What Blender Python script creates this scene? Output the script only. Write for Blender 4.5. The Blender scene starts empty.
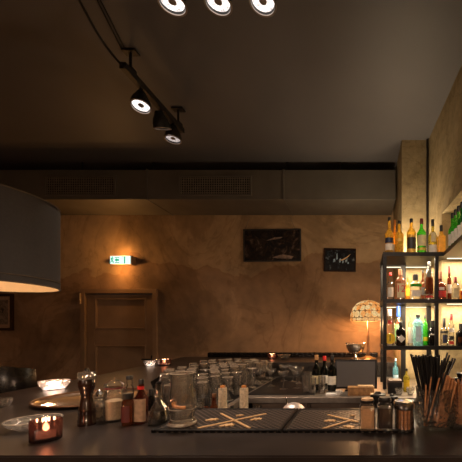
import bpy, bmesh, math, random
from mathutils import Vector, Matrix
random.seed(7)
PI = math.pi
SC = bpy.context.scene
COL = SC.collection
F, CX, CY, HC = 322.0, 362.0, 330.0, 1.454      # focal length in px, vanishing point, eye height
BAR = 1.10                                      # bar top height
WT = 0.945                                      # worktop height
CEIL = 3.454

def G(px, py, z=BAR):                           # point on the horizontal plane z
    Y = F * (HC - z) / (py - CY)
    return Vector(((px - CX) * Y / F, Y, z))
def P(px, py, Y):
    return Vector(((px - CX) * Y / F, Y, HC + (CY - py) * Y / F))
def WX(px, Y): return (px - CX) * Y / F
def stand(px0, px1, ybase, z=BAR):              # round thing on plane z seen between two columns: centre x, y and radius
    a0, a1 = math.atan((px0-CX)/F), math.atan((px1-CX)/F)
    th, s = (a0+a1)/2, math.sin((a1-a0)/2)
    Yb = F*(HC-z)/(ybase-CY); Yc = Yb/(1-s/math.cos(th)); D = Yc/math.cos(th)
    return D*math.sin(th), Yc, D*s

# ------------------------------------------------------------------ materials
def _new(name):
    m = bpy.data.materials.new(name); m.use_nodes = True
    nt = m.node_tree; nt.nodes.clear()
    out = nt.nodes.new('ShaderNodeOutputMaterial')
    return m, nt, out
def _lk(nt, a, b): nt.links.new(a, b)
def _noise(nt, scale, detail=3, coord='Object', rough=.5):
    tc = nt.nodes.new('ShaderNodeTexCoord'); n = nt.nodes.new('ShaderNodeTexNoise')
    n.inputs['Scale'].default_value = scale; n.inputs['Detail'].default_value = detail
    n.inputs['Roughness'].default_value = rough
    _lk(nt, tc.outputs[coord], n.inputs['Vector']); return n
def _ramp(nt, src, stops):
    r = nt.nodes.new('ShaderNodeValToRGB'); e = r.color_ramp.elements
    while len(e) > 1: e.remove(e[-1])
    e[0].position = stops[0][0]; e[0].color = (*stops[0][1], 1)
    for p, c in stops[1:]:
        q = e.new(p); q.color = (*c, 1)
    _lk(nt, src, r.inputs['Fac']); return r
def mat(name, col, rough=.5, metal=0, var=.15, scale=30, bump=0, coat=0, spec=.5):
    m, nt, out = _new(name)
    b = nt.nodes.new('ShaderNodeBsdfPrincipled')
    n = _noise(nt, scale)
    r = _ramp(nt, n.outputs['Fac'], [(.3, tuple(c*(1-var) for c in col)), (.7, tuple(min(1, c*(1+var)) for c in col))])
    _lk(nt, r.outputs['Color'], b.inputs['Base Color'])
    b.inputs['Roughness'].default_value = rough; b.inputs['Metallic'].default_value = metal
    b.inputs['Coat Weight'].default_value = coat; b.inputs['Specular IOR Level'].default_value = spec
    if bump:
        bp = nt.nodes.new('ShaderNodeBump'); bp.inputs['Strength'].default_value = bump
        bp.inputs['Distance'].default_value = .004
        _lk(nt, n.outputs['Fac'], bp.inputs['Height']); _lk(nt, bp.outputs['Normal'], b.inputs['Normal'])
    _lk(nt, b.outputs[0], out.inputs['Surface']); return m
def emis(name, col, st, var=0.0, scale=40):
    m, nt, out = _new(name)
    e = nt.nodes.new('ShaderNodeEmission'); e.inputs['Strength'].default_value = st
    n = _noise(nt, scale)
    r = _ramp(nt, n.outputs['Fac'], [(.3, tuple(c*(1-var) for c in col)), (.7, col)])
    _lk(nt, r.outputs['Color'], e.inputs['Color'])
    _lk(nt, e.outputs[0], out.inputs['Surface']); return m
def glass(name, tint=(1, 1, 1), refl=.10, haze=.05, hazecol=(1, .95, .9), rough=.04, bump=0, bscale=60, refr=0):
    """clear or coloured glass: see-through, with fresnel reflection, a little haze and optional refraction"""
    m, nt, out = _new(name)
    t = nt.nodes.new('ShaderNodeBsdfTransparent'); t.inputs[0].default_value = (*tint, 1)
    g = nt.nodes.new('ShaderNodeBsdfGlossy'); g.inputs['Roughness'].default_value = rough
    lw = nt.nodes.new('ShaderNodeFresnel'); lw.inputs['IOR'].default_value = 1.5
    ad = nt.nodes.new('ShaderNodeMath'); ad.operation = 'MULTIPLY_ADD'; ad.use_clamp = True
    ad.inputs[1].default_value = .8; ad.inputs[2].default_value = refl
    _lk(nt, lw.outputs[0], ad.inputs[0])
    base = t.outputs[0]
    if refr:
        r = nt.nodes.new('ShaderNodeBsdfGlass'); r.inputs['Color'].default_value = (*tint, 1)
        r.inputs['Roughness'].default_value = rough; r.inputs['IOR'].default_value = 1.3
        mx = nt.nodes.new('ShaderNodeMixShader'); mx.inputs[0].default_value = refr
        _lk(nt, base, mx.inputs[1]); _lk(nt, r.outputs[0], mx.inputs[2]); base = mx.outputs[0]
    mx = nt.nodes.new('ShaderNodeMixShader')
    _lk(nt, ad.outputs[0], mx.inputs[0]); _lk(nt, base, mx.inputs[1]); _lk(nt, g.outputs[0], mx.inputs[2])
    n = _noise(nt, bscale)
    if bump:
        v = nt.nodes.new('ShaderNodeTexVoronoi'); v.inputs['Scale'].default_value = bscale
        tc = nt.nodes.new('ShaderNodeTexCoord'); _lk(nt, tc.outputs['Object'], v.inputs['Vector'])
        bp = nt.nodes.new('ShaderNodeBump'); bp.inputs['Strength'].default_value = bump; bp.inputs['Distance'].default_value = .01
        _lk(nt, v.outputs['Distance'], bp.inputs['Height'])
        if refr: _lk(nt, bp.outputs['Normal'], r.inputs['Normal'])
        _lk(nt, bp.outputs['Normal'], g.inputs['Normal']); _lk(nt, bp.outputs['Normal'], lw.inputs['Normal'])
    d = nt.nodes.new('ShaderNodeBsdfDiffuse'); d.inputs[0].default_value = (*hazecol, 1)
    tr = nt.nodes.new('ShaderNodeBsdfTranslucent'); tr.inputs[0].default_value = (*hazecol, 1)
    dd = nt.nodes.new('ShaderNodeMixShader'); dd.inputs[0].default_value = .5
    _lk(nt, d.outputs[0], dd.inputs[1]); _lk(nt, tr.outputs[0], dd.inputs[2])
    hz = nt.nodes.new('ShaderNodeMath'); hz.operation = 'MULTIPLY'; hz.inputs[1].default_value = haze*2
    _lk(nt, n.outputs['Fac'], hz.inputs[0])
    m2 = nt.nodes.new('ShaderNodeMixShader')
    _lk(nt, hz.outputs[0], m2.inputs[0]); _lk(nt, mx.outputs[0], m2.inputs[1]); _lk(nt, dd.outputs[0], m2.inputs[2])
    _lk(nt, m2.outputs[0], out.inputs['Surface']); return m

def plaster(name, stops, bump=.25, scale=1.3, rough=.85, zsplit=0):
    m, nt, out = _new(name)
    b = nt.nodes.new('ShaderNodeBsdfPrincipled'); b.inputs['Roughness'].default_value = rough
    b.inputs['Specular IOR Level'].default_value = .25
    n = _noise(nt, scale, 6, 'Object', .62); n.inputs['Distortion'].default_value = .9
    r = _ramp(nt, n.outputs['Fac'], stops)
    n2 = _noise(nt, scale*7, 5, 'Object', .6)
    r2 = _ramp(nt, n2.outputs['Fac'], [(.3, (.78, .78, .78)), (.7, (1.12, 1.1, 1.06))])
    # thin trowel / crack lines
    n3 = _noise(nt, scale*.9, 5, 'Object', .55); n3.inputs['Distortion'].default_value = 1.6
    r3 = _ramp(nt, n3.outputs['Fac'], [(.485, (1, 1, 1)), (.5, (.68, .66, .62)), (.515, (1, 1, 1))])
    mx = nt.nodes.new('ShaderNodeMixRGB'); mx.blend_type = 'MULTIPLY'; mx.inputs[0].default_value = 1
    _lk(nt, r.outputs['Color'], mx.inputs[1]); _lk(nt, r2.outputs['Color'], mx.inputs[2])
    my = nt.nodes.new('ShaderNodeMixRGB'); my.blend_type = 'MULTIPLY'; my.inputs[0].default_value = .6
    _lk(nt, mx.outputs['Color'], my.inputs[1]); _lk(nt, r3.outputs['Color'], my.inputs[2])
    _lk(nt, my.outputs['Color'], b.inputs['Base Color'])
    if zsplit:      # older ochre coat above a browner patched coat, wavy edge between them
        tc = nt.nodes.new('ShaderNodeTexCoord'); sp = nt.nodes.new('ShaderNodeSeparateXYZ'); _lk(nt, tc.outputs['Object'], sp.inputs[0])
        n4 = _noise(nt, .9, 5, 'Object', .5)
        ma = nt.nodes.new('ShaderNodeMath'); ma.operation = 'MULTIPLY_ADD'; ma.inputs[1].default_value = 1.9
        _lk(nt, n4.outputs['Fac'], ma.inputs[0]); _lk(nt, sp.outputs['Z'], ma.inputs[2])
        mr = nt.nodes.new('ShaderNodeMapRange'); mr.inputs['From Min'].default_value = zsplit; mr.inputs['From Max'].default_value = zsplit+.9
        _lk(nt, ma.outputs[0], mr.inputs['Value'])
        rz = _ramp(nt, mr.outputs[0], [(.0, (.86, .80, .78)), (.40, (.80, .72, .68)), (.47, (.74, .64, .56)), (.49, (1.0, 1.0, .95)), (1, (1.0, 1.0, .92))])
        mz = nt.nodes.new('ShaderNodeMixRGB'); mz.blend_type = 'MULTIPLY'; mz.inputs[0].default_value = .9
        _lk(nt, my.outputs['Color'], mz.inputs[1]); _lk(nt, rz.outputs['Color'], mz.inputs[2])
        _lk(nt, mz.outputs['Color'], b.inputs['Base Color'])
    bp = nt.nodes.new('ShaderNodeBump'); bp.inputs['Strength'].default_value = bump; bp.inputs['Distance'].default_value = .02
    _lk(nt, n2.outputs['Fac'], bp.inputs['Height']); _lk(nt, bp.outputs['Normal'], b.inputs['Normal'])
    _lk(nt, b.outputs[0], out.inputs['Surface']); return m

M = {}
M['wall'] = plaster('brown_plaster', [(.30, (.17, .108, .062)), (.42, (.26, .165, .094)), (.50, (.30, .19, .105)), (.535, (.38, .245, .14)), (.70, (.46, .31, .185))], .12, .75, .85, 2.85)
M['wall_light'] = plaster('beige_plaster', [(.3, (.24, .18, .09)), (.5, (.34, .26, .14)), (.7, (.42, .33, .19))], scale=2.2)
M['ceiling'] = mat('ceiling_paint', (.098, .088, .085), .55, 0, .10, 1.2)
M['floor'] = mat('dark_floor', (.03, .024, .02), .5, 0, .3, 4)
M['duct'] = mat('duct_metal', (.125, .108, .085), .5, .25, .15, 3)
M['grille'] = mat('grille_metal', (.20, .165, .12), .5, .3, .2, 20)
M['duct_gap'] = mat('duct_gap_shade', (.01, .009, .008), .7)
M['black_metal'] = mat('black_metal', (.018, .016, .015), .4, .3, .2, 30)
M['shelf_metal'] = mat('shelf_metal', (.010, .008, .007), .4, 0, .2, 20, 0, 0, .3)
M['track'] = mat('track_paint', (.016, .012, .010), .4, .2, .2, 20)
M['counter'] = mat('dark_bar_top', (.024, .017, .014), .33, 0, .35, 7, .03, 0, .5)
M['counter_edge'] = mat('bar_body', (.02, .014, .011), .5, 0, .3, 8)
M['steel'] = mat('brushed_steel', (.42, .36, .31), .38, .9, .15, 25)
M['steel_dark'] = mat('steel_front', (.20, .15, .12), .45, .7, .2, 8)
M['steel_bright'] = mat('satin_steel', (.75, .62, .55), .35, .6, .1, 30)
M['chrome'] = mat('polished_metal', (.85, .80, .74), .16, 1, .05, 30)
M['brass'] = mat('brass', (.55, .36, .16), .3, .9, .15, 40)
M['bronze'] = mat('bronze_stem', (.16, .075, .035), .35, .6, .3, 40)
M['tray'] = mat('tray_metal', (.62, .50, .38), .25, 1, .2, 6)
M['door'] = mat('painted_door', (.22, .13, .07), .55, 0, .12, 5, .05)
M['wood_dark'] = mat('dark_turned_wood', (.020, .008, .005), .2, 0, .4, 25, 0, .5)
M['wood_box'] = mat('honey_wood', (.34, .17, .06), .5, 0, .35, 40)
M['wood_pale'] = mat('pale_wood', (.60, .38, .20), .5, 0, .2, 60)
M['stick'] = mat('wooden_stick', (.50, .22, .085), .55, 0, .3, 80)
M['leather'] = mat('black_leather', (.008, .006, .005), .22, 0, .3, 14, .1, 0, .25)
M['shade_out'] = mat('charcoal_shade_fabric', (.034, .030, .028), .8, 0, .12, 90, .2)
M['shade_in'] = mat('cream_shade_lining', (.75, .62, .45), .8, 0, .05, 20)
M['trim_gold'] = mat('shade_trim', (.09, .065, .045), .5, .2)
M['plastic_black'] = mat('black_plastic', (.008, .007, .007), .35, 0, .2, 40, 0, 0, .3)
M['screen'] = mat('dark_screen', (.085, .078, .076), .35, 0, .1, 5)
M['cap_black'] = mat('black_cap', (.015, .013, .012), .4)
M['cap_red'] = mat('dark_red_cap', (.16, .012, .012), .4)
M['cap_bright_red'] = mat('red_cap', (.75, .02, .02), .4)
M['cap_blue'] = mat('blue_cap', (.04, .13, .62), .35)
M['cap_wood'] = mat('wood_stopper', (.28, .12, .06), .5)
M['cap_orange'] = mat('orange_cap', (.70, .25, .04), .4)
M['cap_white'] = mat('white_cap', (.75, .72, .68), .4)
M['cork'] = mat('cork', (.55, .28, .11), .7)
M['lab_white'] = mat('white_label', (.74, .68, .58), .6)
M['lab_cream'] = mat('cream_label', (.66, .55, .32), .6)
M['lab_paper'] = mat('old_paper_label', (.40, .25, .15), .7, 0, .25, 60)
M['lab_black'] = mat('black_label', (.03, .025, .022), .5)
M['lab_navy'] = mat('navy_label', (.02, .03, .07), .5)
M['lab_gold'] = mat('gold_label', (.60, .40, .09), .45, .4)
M['lab_yellow'] = mat('yellow_label', (.90, .58, .02), .5)
M['lab_green'] = mat('green_label', (.25, .55, .22), .5)
M['lab_red'] = mat('red_label', (.55, .03, .02), .5)
M['lab_maroon'] = mat('maroon_label', (.13, .025, .018), .5)
M['lab_orange'] = mat('orange_label', (.95, .40, .03), .5)
M['lab_blue'] = mat('pale_blue_label', (.55, .75, .85), .5)
M['sugar'] = mat('pale_granules', (.62, .46, .30), .9, 0, .2, 300, .3)
M['spice'] = mat('tan_powder', (.62, .36, .18), .9, 0, .2, 200, .3)
M['beans'] = mat('dark_beans', (.018, .008, .006), .6, 0, .6, 220, .3, 0, .1)
M['darkliq'] = mat('dark_liquid', (.006, .003, .002), .3, 0, .1, 30, 0, 0, .15)
M['redliq'] = glass('red_brown_liquid', (.40, .12, .06), .05, .25, (.22, .05, .025))
M['rubber'] = None
M['print'] = mat('gold_print', (.68, .42, .20), .5, 0, .1, 80)
M['straw'] = mat('black_straw', (.009, .008, .008), .38)
M['glass'] = glass('clear_glass', (.97, .96, .95), .04, .01)
M['rim'] = glass('glass_rim', (.9, .88, .85), .42, .36, (1, .88, .74), .08)  # pale haze paints edge highlights onto glass rims and feet
M['glass_mass'] = glass('stemware_glass', (.97, .965, .96), .08, .022, (1, .86, .74), .08, 0, 60, .3)
M['crystal'] = glass('cut_crystal', (.97, .96, .94), .10, .035, (.95, .88, .82), .05, 1.0, 70, .6)
M['jar_glass'] = glass('cut_jar_glass', (.97, .96, .94), .05, .015, (.95, .88, .82), .05, .7, 60, .22)
M['crystal_bright'] = glass('bright_cut_crystal', (.96, .95, .93), .14, .13, (1, .88, .78), .05, 1.0, 90, .4)
M['glass_dark'] = glass('smoked_ribbed_glass', (.40, .27, .24), .12, .12, (.10, .05, .05), .08)
M['frost'] = glass('frosted_glass', (.7, .66, .62), .10, .66, (1, .88, .70), .2)
M['amber'] = glass('amber_spirit_glass', (1, .80, .34), .05, .42, (1, .66, .12))
M['amber_deep'] = glass('deep_amber_glass', (.95, .60, .22), .06, .38, (.95, .46, .08))
M['olive'] = glass('olive_glass', (.78, .70, .25), .06, .36, (.60, .50, .10))
M['green'] = glass('green_glass', (.30, .80, .18), .08, .40, (.12, .72, .07))
M['green_dark'] = glass('dark_green_glass', (.14, .46, .10), .10, .45, (.05, .34, .05))
M['aqua'] = glass('pale_blue_glass', (.66, .90, .96), .08, .30, (.35, .78, .92))
M['rose'] = glass('rose_spirit_glass', (.97, .80, .68), .05, .10, (.85, .36, .20))
M['brownglass'] = glass('brown_spirit_glass', (.50, .20, .10), .08, .3, (.28, .09, .035))
M['blackglass'] = glass('black_glass', (.06, .05, .05), .12, .6, (.015, .013, .013))
M['hero'] = glass('thick_clear_glass', (.97, .96, .94), .05, .02, (.9, .86, .78), .03, 0, 60, .65)
M['clearbottle'] = glass('clear_bottle_glass', (.96, .95, .93), .03, .012, (.9, .86, .78))
M['wineglass_dark'] = glass('dark_wine_bottle_glass', (.04, .045, .03), .14, .6, (.012, .013, .01))
M['flame'] = emis('candle_flame', (1, .58, .30), 60)
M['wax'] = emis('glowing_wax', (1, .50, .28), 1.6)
M['lens'] = emis('spot_lens', (1, .88, .82), 2.4, .75, 70)
M['lens_dim'] = emis('spot_lens_dim', (1, .84, .78), .8, .7, 60)
M['led'] = emis('led_strip', (1, .84, .58), 2.0)
M['sign_face'] = emis('sign_face', (.80, 1, .90), 1.15)
M['sign_green'] = emis('sign_green', (.01, .55, .28), .85)
M['bulb'] = emis('warm_bulb', (1, .62, .28), 14)

# rubber mat with raised diamond pattern
def rubber():
    m, nt, out = _new('ribbed_rubber')
    b = nt.nodes.new('ShaderNodeBsdfPrincipled'); b.inputs['Roughness'].default_value = .40; b.inputs['Specular IOR Level'].default_value = .18
    tc = nt.nodes.new('ShaderNodeTexCoord')
    hs = []
    for s in (1, -1):
        mp = nt.nodes.new('ShaderNodeMapping'); mp.inputs['Rotation'].default_value = (0, 0, s*.75)
        w = nt.nodes.new('ShaderNodeTexWave'); w.inputs['Scale'].default_value = 17
        _lk(nt, tc.outputs['Object'], mp.inputs['Vector']); _lk(nt, mp.outputs[0], w.inputs['Vector']); hs.append(w)
    mm = nt.nodes.new('ShaderNodeMath'); mm.operation = 'MAXIMUM'
    _lk(nt, hs[0].outputs['Fac'], mm.inputs[0]); _lk(nt, hs[1].outputs['Fac'], mm.inputs[1])
    r = _ramp(nt, mm.outputs[0], [(.80, (.002, .0018, .0015)), (.985, (.13, .098, .08))])  # dark grooves and bright ridge highlights are painted into the colour
    bp = nt.nodes.new('ShaderNodeBump'); bp.inputs['Strength'].default_value = .8; bp.inputs['Distance'].default_value = .003
    _lk(nt, mm.outputs[0], bp.inputs['Height']); _lk(nt, bp.outputs['Normal'], b.inputs['Normal'])
    _lk(nt, r.outputs['Color'], b.inputs['Base Color']); _lk(nt, b.outputs[0], out.inputs['Surface']); return m
M['rubber'] = rubber()

def art(name, stops, scale, dist=2.0, rough=.25):
    m, nt, out = _new(name)
    b = nt.nodes.new('ShaderNodeBsdfPrincipled'); b.inputs['Roughness'].default_value = rough
    n = _noise(nt, scale, 4, 'Object', .6); n.inputs['Distortion'].default_value = dist
    r = _ramp(nt, n.outputs['Fac'], stops)
    _lk(nt, r.outputs['Color'], b.inputs['Base Color']); _lk(nt, b.outputs[0], out.inputs['Surface']); return m
M['art1'] = art('dark_abstract_painting', [(.4, (.008, .006, .005)), (.6, (.03, .018, .012)), (.68, (.12, .08, .06)), (.74, (.03, .018, .012))], 5)
M['art2'] = art('night_photograph', [(.5, (.006, .006, .008)), (.60, (.02, .025, .03)), (.66, (.14, .18, .21)), (.72, (.01, .01, .015))], 16, .5)
M['art3'] = art('grey_print', [(.40, (.25, .19, .14)), (.50, (.10, .075, .055)), (.56, (.30, .23, .17)), (.62, (.05, .04, .03))], 14, 1)

# ------------------------------------------------------------------ mesh helpers
def add_box(bm, c, s, rotz=0, bev=0, mtx=None):
    r = bmesh.ops.create_cube(bm, size=1)
    vs = r['verts']
    m = Matrix.Translation(c) @ (mtx or Matrix.Rotation(rotz, 4, 'Z')) @ Matrix.Diagonal((*s, 1))
    bmesh.ops.transform(bm, matrix=m, verts=vs)
    if bev:
        es = list({e for v in vs for e in v.link_edges})
        bmesh.ops.bevel(bm, geom=es, offset=bev, segments=2, profile=.6, affect='EDGES')
def add_lathe(bm, prof, seg=24, c=(0, 0, 0), sq=0, rib=0, nrib=0, sx=1, sy=1, mtx=None, a0=0, a1=2*PI):
    """prof: list of (r,z). r==0 closes to a pole. sq: superellipse squareness 0..1"""
    full = abs(a1-a0-2*PI) < 1e-6
    n = seg if full else seg+1
    rings = []
    for r, z in prof:
        if r <= 1e-6:
            rings.append([bm.verts.new((0, 0, z))]); continue
        ring = []
        for i in range(n):
            a = a0 + (a1-a0)*i/seg
            k = 1
            if sq:
                p = 2 + sq*6
                k = 1/((abs(math.cos(a))**p + abs(math.sin(a))**p)**(1/p))
            if nrib: k *= 1 + rib*math.cos(nrib*a)
            ring.append(bm.verts.new((r*k*math.cos(a)*sx, r*k*math.sin(a)*sy, z)))
        rings.append(ring)
    fs = []
    for A, B in zip(rings, rings[1:]):
        m = n if full else n-1
        for i in range(m):
            j = (i+1) % n
            if len(A) == 1 and len(B) == 1: continue
            if len(A) == 1: fs.append(bm.faces.new((A[0], B[j], B[i])))
            elif len(B) == 1: fs.append(bm.faces.new((A[i], A[j], B[0])))
            else: fs.append(bm.faces.new((A[i], A[j], B[j], B[i])))
    vs = [v for R in rings for v in R]
    M4 = Matrix.Translation(c) @ (mtx or Matrix.Identity(4))
    bmesh.ops.transform(bm, matrix=M4, verts=vs)
def add_cyl(bm, c, r, h, seg=20, mtx=None):
    add_lathe(bm, [(0, 0), (r, 0), (r, h), (0, h)], seg, c, mtx=mtx)
def add_tube(bm, pts, r, seg=8, r1=None):
    pts = [Vector(p) for p in pts]; rings = []
    up = Vector((0, 0, 1))
    for i, p in enumerate(pts):
        d = (pts[min(i+1, len(pts)-1)] - pts[max(i-1, 0)]).normalized()
        u = d.cross(up)
        if u.length < 1e-3: u = d.cross(Vector((1, 0, 0)))
        u.normalize(); v = d.cross(u).normalized()
        rr = r if r1 is None else r + (r1-r)*i/(len(pts)-1)
        rings.append([bm.verts.new(p + u*rr*math.cos(2*PI*k/seg) + v*rr*math.sin(2*PI*k/seg)) for k in range(seg)])
    for A, B in zip(rings, rings[1:]):
        for i in range(seg):
            j = (i+1) % seg; bm.faces.new((A[i], A[j], B[j], B[i]))
    bm.faces.new(rings[0][::-1]); bm.faces.new(rings[-1])
def add_prism(bm, poly, z0, z1, mtx=None):
    """poly CCW in xy, extruded in z"""
    A = [bm.verts.new((x, y, z0)) for x, y in poly]; B = [bm.verts.new((x, y, z1)) for x, y in poly]
    n = len(poly)
    bm.faces.new(A[::-1]); bm.faces.new(B)
    for i in range(n):
        j = (i+1) % n; bm.faces.new((A[i], A[j], B[j], B[i]))
    if mtx: bmesh.ops.transform(bm, matrix=mtx, verts=A+B)
def BM(): return bmesh.new()
def obj(name, bm, m, parent=None, smooth=True, loc=None, rot=None):
    bmesh.ops.recalc_face_normals(bm, faces=bm.faces)
    me = bpy.data.meshes.new(name); bm.to_mesh(me); bm.free()
    if isinstance(m, str): m = M[m]
    me.materials.append(m)
    if smooth:
        for p in me.polygons: p.use_smooth = True
        try: me.set_sharp_from_angle(angle=math.radians(38))
        except Exception: pass
    o = bpy.data.objects.new(name, me); COL.objects.link(o)
    if parent: o.parent = parent
    if loc is not None: o.location = loc
    if rot is not None: o.rotation_euler = rot
    return o
def tag(o, label, cat, group=None):
    o['label'] = label; o['category'] = cat
    if group: o['group'] = group
    return o
def thing(name, label, cat, loc=(0, 0, 0), rz=0, group=None):
    o = bpy.data.objects.new(name, None); COL.objects.link(o)
    o.empty_display_size = .05
    o.location = loc; o.rotation_euler = (0, 0, rz)
    return tag(o, label, cat, group)
def struct(name, bm, m, smooth=False, parent=None):
    o = obj(name, bm, m, parent, smooth)
    if not parent: o['kind'] = 'structure'
    return o
def lathe_obj(name, prof, m, parent=None, seg=24, **k):
    bm = BM(); add_lathe(bm, prof, seg, **k); return obj(name, bm, m, parent)
def box_obj(name, c, s, m, parent=None, bev=.002, rotz=0):
    bm = BM(); add_box(bm, c, s, rotz, bev); return obj(name, bm, m, parent)
def dup(root, loc, rz=0, label=None):
    r = root.copy(); COL.objects.link(r); r.location = loc; r.rotation_euler = (0, 0, rz)
    if label: r['label'] = label
    for ch in list(root.children):
        c = ch.copy(); COL.objects.link(c); c.parent = r
        for g in list(ch.children):
            d = g.copy(); COL.objects.link(d); d.parent = c
    return r
def text_obj(name, s, size, depth, m, parent, loc, rot):
    cu = bpy.data.curves.new(name, 'FONT'); cu.body = s; cu.size = size; cu.extrude = depth
    cu.align_x = 'CENTER'; cu.align_y = 'CENTER'
    t = bpy.data.objects.new(name, cu); COL.objects.link(t)
    dg = bpy.context.evaluated_depsgraph_get()
    me = bpy.data.meshes.new_from_object(t.evaluated_get(dg))
    bpy.data.objects.remove(t)
    me.materials.clear(); me.materials.append(M[m])
    o = bpy.data.objects.new(name, me); COL.objects.link(o); o.parent = parent
    o.location = loc; o.rotation_euler = rot
    return o
def light(name, kind, loc, energy, col, size=.02, rot=None, parent=None, **k):
    l = bpy.data.lights.new(name, kind); l.energy = energy; l.color = col
    if kind in ('POINT', 'SPOT'): l.shadow_soft_size = size
    for a, v in k.items(): setattr(l, a, v)
    o = bpy.data.objects.new(name, l); COL.objects.link(o); o.location = loc
    if rot is not None: o.rotation_euler = rot
    if parent: o.parent = parent
    return o
def aim(src, dst):
    return (Vector(dst)-Vector(src)).to_track_quat('-Z', 'Y').to_euler()

# ------------------------------------------------------------------ setting
YB = 4.30
bm = BM(); add_box(bm, (-2, 1, -.05), (8, 8.6, .1)); struct('floor', bm, 'floor')
bm = BM(); add_box(bm, (-2, 1, CEIL+.05), (8, 8.6, .1)); struct('ceiling', bm, 'ceiling')
# back wall, with a doorway
DX0, DX1, DZ = WX(82, YB), WX(158, YB), 2.0
bm = BM()
def wbox(x0, x1, z0, z1, y0=YB, y1=YB+.2): add_box(bm, ((x0+x1)/2, (y0+y1)/2, (z0+z1)/2), (x1-x0, y1-y0, z1-z0))
wbox(-6, DX0, 0, CEIL); wbox(DX1, 1.8, 0, CEIL); wbox(DX0, DX1, DZ, CEIL)
struct('wall_back', bm, 'wall')
bm = BM(); add_box(bm, (-5.1, 1, CEIL/2), (.2, 8.6, CEIL)); struct('wall_left', bm, 'wall')
bm = BM(); add_box(bm, (-2, -3.1, CEIL/2), (8, .2, CEIL)); struct('wall_front', bm, 'wall')
# right wall with a recess
def RX(Y): return .70 + (3.39-Y)*.055
RY = 2.93; RS = 2.51
bm = BM()
add_prism(bm, [(RX(RY), RY), (1.8, RY), (1.8, YB), (.70, YB), (.70, 3.39)], 0, CEIL)
add_prism(bm, [(RX(.6), .6), (1.8, .6), (1.8, RY), (RX(RY), RY)], RS, CEIL)
add_prism(bm, [(1.35, .6), (1.8, .6), (1.8, RY), (1.35, RY)], 0, RS)
add_prism(bm, [(RX(-3), -3), (1.8, -3), (1.8, .6), (RX(.6), .6)], 0, CEIL)
struct('wall_right', bm, 'wall_light')
bm = BM(); add_box(bm, (.56, (3.39+YB)/2, CEIL/2), (.28, YB-3.39, CEIL)); struct('wall_column', bm, 'wall_light')

# door in the back wall
door = bpy.data.objects.new('door_1', None); COL.objects.link(door); door['kind'] = 'structure'
dw = DX1-DX0; dc = (DX0+DX1)/2; door.location = (dc, YB, 0)
bm = BM()
for sx in (-1, 1): add_box(bm, (sx*(dw/2-.03), .02, DZ/2), (.06, .10, DZ), 0, .004)
add_box(bm, (0, .02, DZ-.03), (dw-.12, .10, .06), 0, .004)
obj('door_frame', bm, 'door', door, False)
lw_ = dw-.13
bm = BM(); add_box(bm, (0, .045, (DZ-.07)/2+.005), (lw_, .04, DZ-.08), 0, .003)
# stiles and rails standing proud round two sunk panels
px0, px1 = WX(94.5, YB)-dc, WX(146, YB)-dc
zz = [HC+(CY-y)*YB/F for y in (298, 329, 345)]
def fr(x0, x1, z0, z1): add_box(bm, ((x0+x1)/2, .015, (z0+z1)/2), (x1-x0, .03, z1-z0), 0, .004)
hw = lw_/2-.002
fr(-hw, px0, .01, DZ-.075); fr(px1, hw, .01, DZ-.075)
fr(px0, px1, zz[0], DZ-.075); fr(px0, px1, zz[2], zz[1]); fr(px0, px1, .01, .25)
leaf = obj('door_leaf', bm, 'door', door, False)
bm = BM()
for z0, z1 in ((zz[1], zz[0]), (.25, zz[2])):
    for x in (px0+.012, px1-.012): add_box(bm, (x, .012, (z0+z1)/2), (.022, .035, z1-z0), 0, .006)
    for z in (z0+.012, z1-.012): add_box(bm, ((px0+px1)/2, .012, z), (px1-px0-.045, .035, .022), 0, .006)
obj('panel_moulding', bm, 'door', leaf, False)
hx = WX(152.5, YB)-dc; hz = HC+(CY-359)*YB/F
bm = BM(); add_box(bm, (hx, -.005, hz-.03), (.035, .012, .16), 0, .004)
add_tube(bm, [(hx, 0, hz), (hx, -.05, hz)], .009); add_tube(bm, [(hx+.01, -.05, hz), (hx-.11, -.05, hz)], .010)
h = obj('door_handle', bm, 'black_metal', door)
for z in (1.80, .3):
    bm = BM(); add_cyl(bm, (WX(82.5, YB)-dc, -.035, z), .012, .14, 12)
    obj('hinge', bm, 'brass', door)

# ------------------------------------------------------------------ air duct with grilles
Yd = 3.775; dz0 = HC+131*Yd/F-.0; dz0 = 2.985; dz1 = 3.332
duct = thing('air_duct', 'long dark metal air duct running along the back wall under the ceiling', 'air duct', (0, Yd, dz0))
xs = [-5.0, WX(147, Yd), WX(283.5, Yd), .40]
for a, b in zip(xs, xs[1:]):
    bm = BM(); add_box(bm, ((a+b)/2, (YB-Yd)/2-.003, (dz1-dz0)/2), (b-a-.012, YB-Yd-.008, dz1-dz0), 0, .004)
    obj('duct_section', bm, 'duct', duct, False)
for x in xs[1:3]:
    bm = BM(); add_box(bm, (x, (YB-Yd)/2-.008, (dz1-dz0)/2), (.016, YB-Yd+.005, dz1-dz0+.016), 0, .003)
    obj('flange', bm, 'duct', duct, False)
for x in (WX(78, Yd), WX(147, Yd)+.03, WX(283, Yd)+.03, WX(340, Yd)):
    bm = BM(); add_tube(bm, [(x, .06, dz1-dz0), (x, .06, CEIL-dz0)], .006); add_box(bm, (x, .06, dz1-dz0+.008), (.05, .03, .016), 0, .002)
    obj('hanger_rod', bm, 'black_metal', duct)
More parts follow.
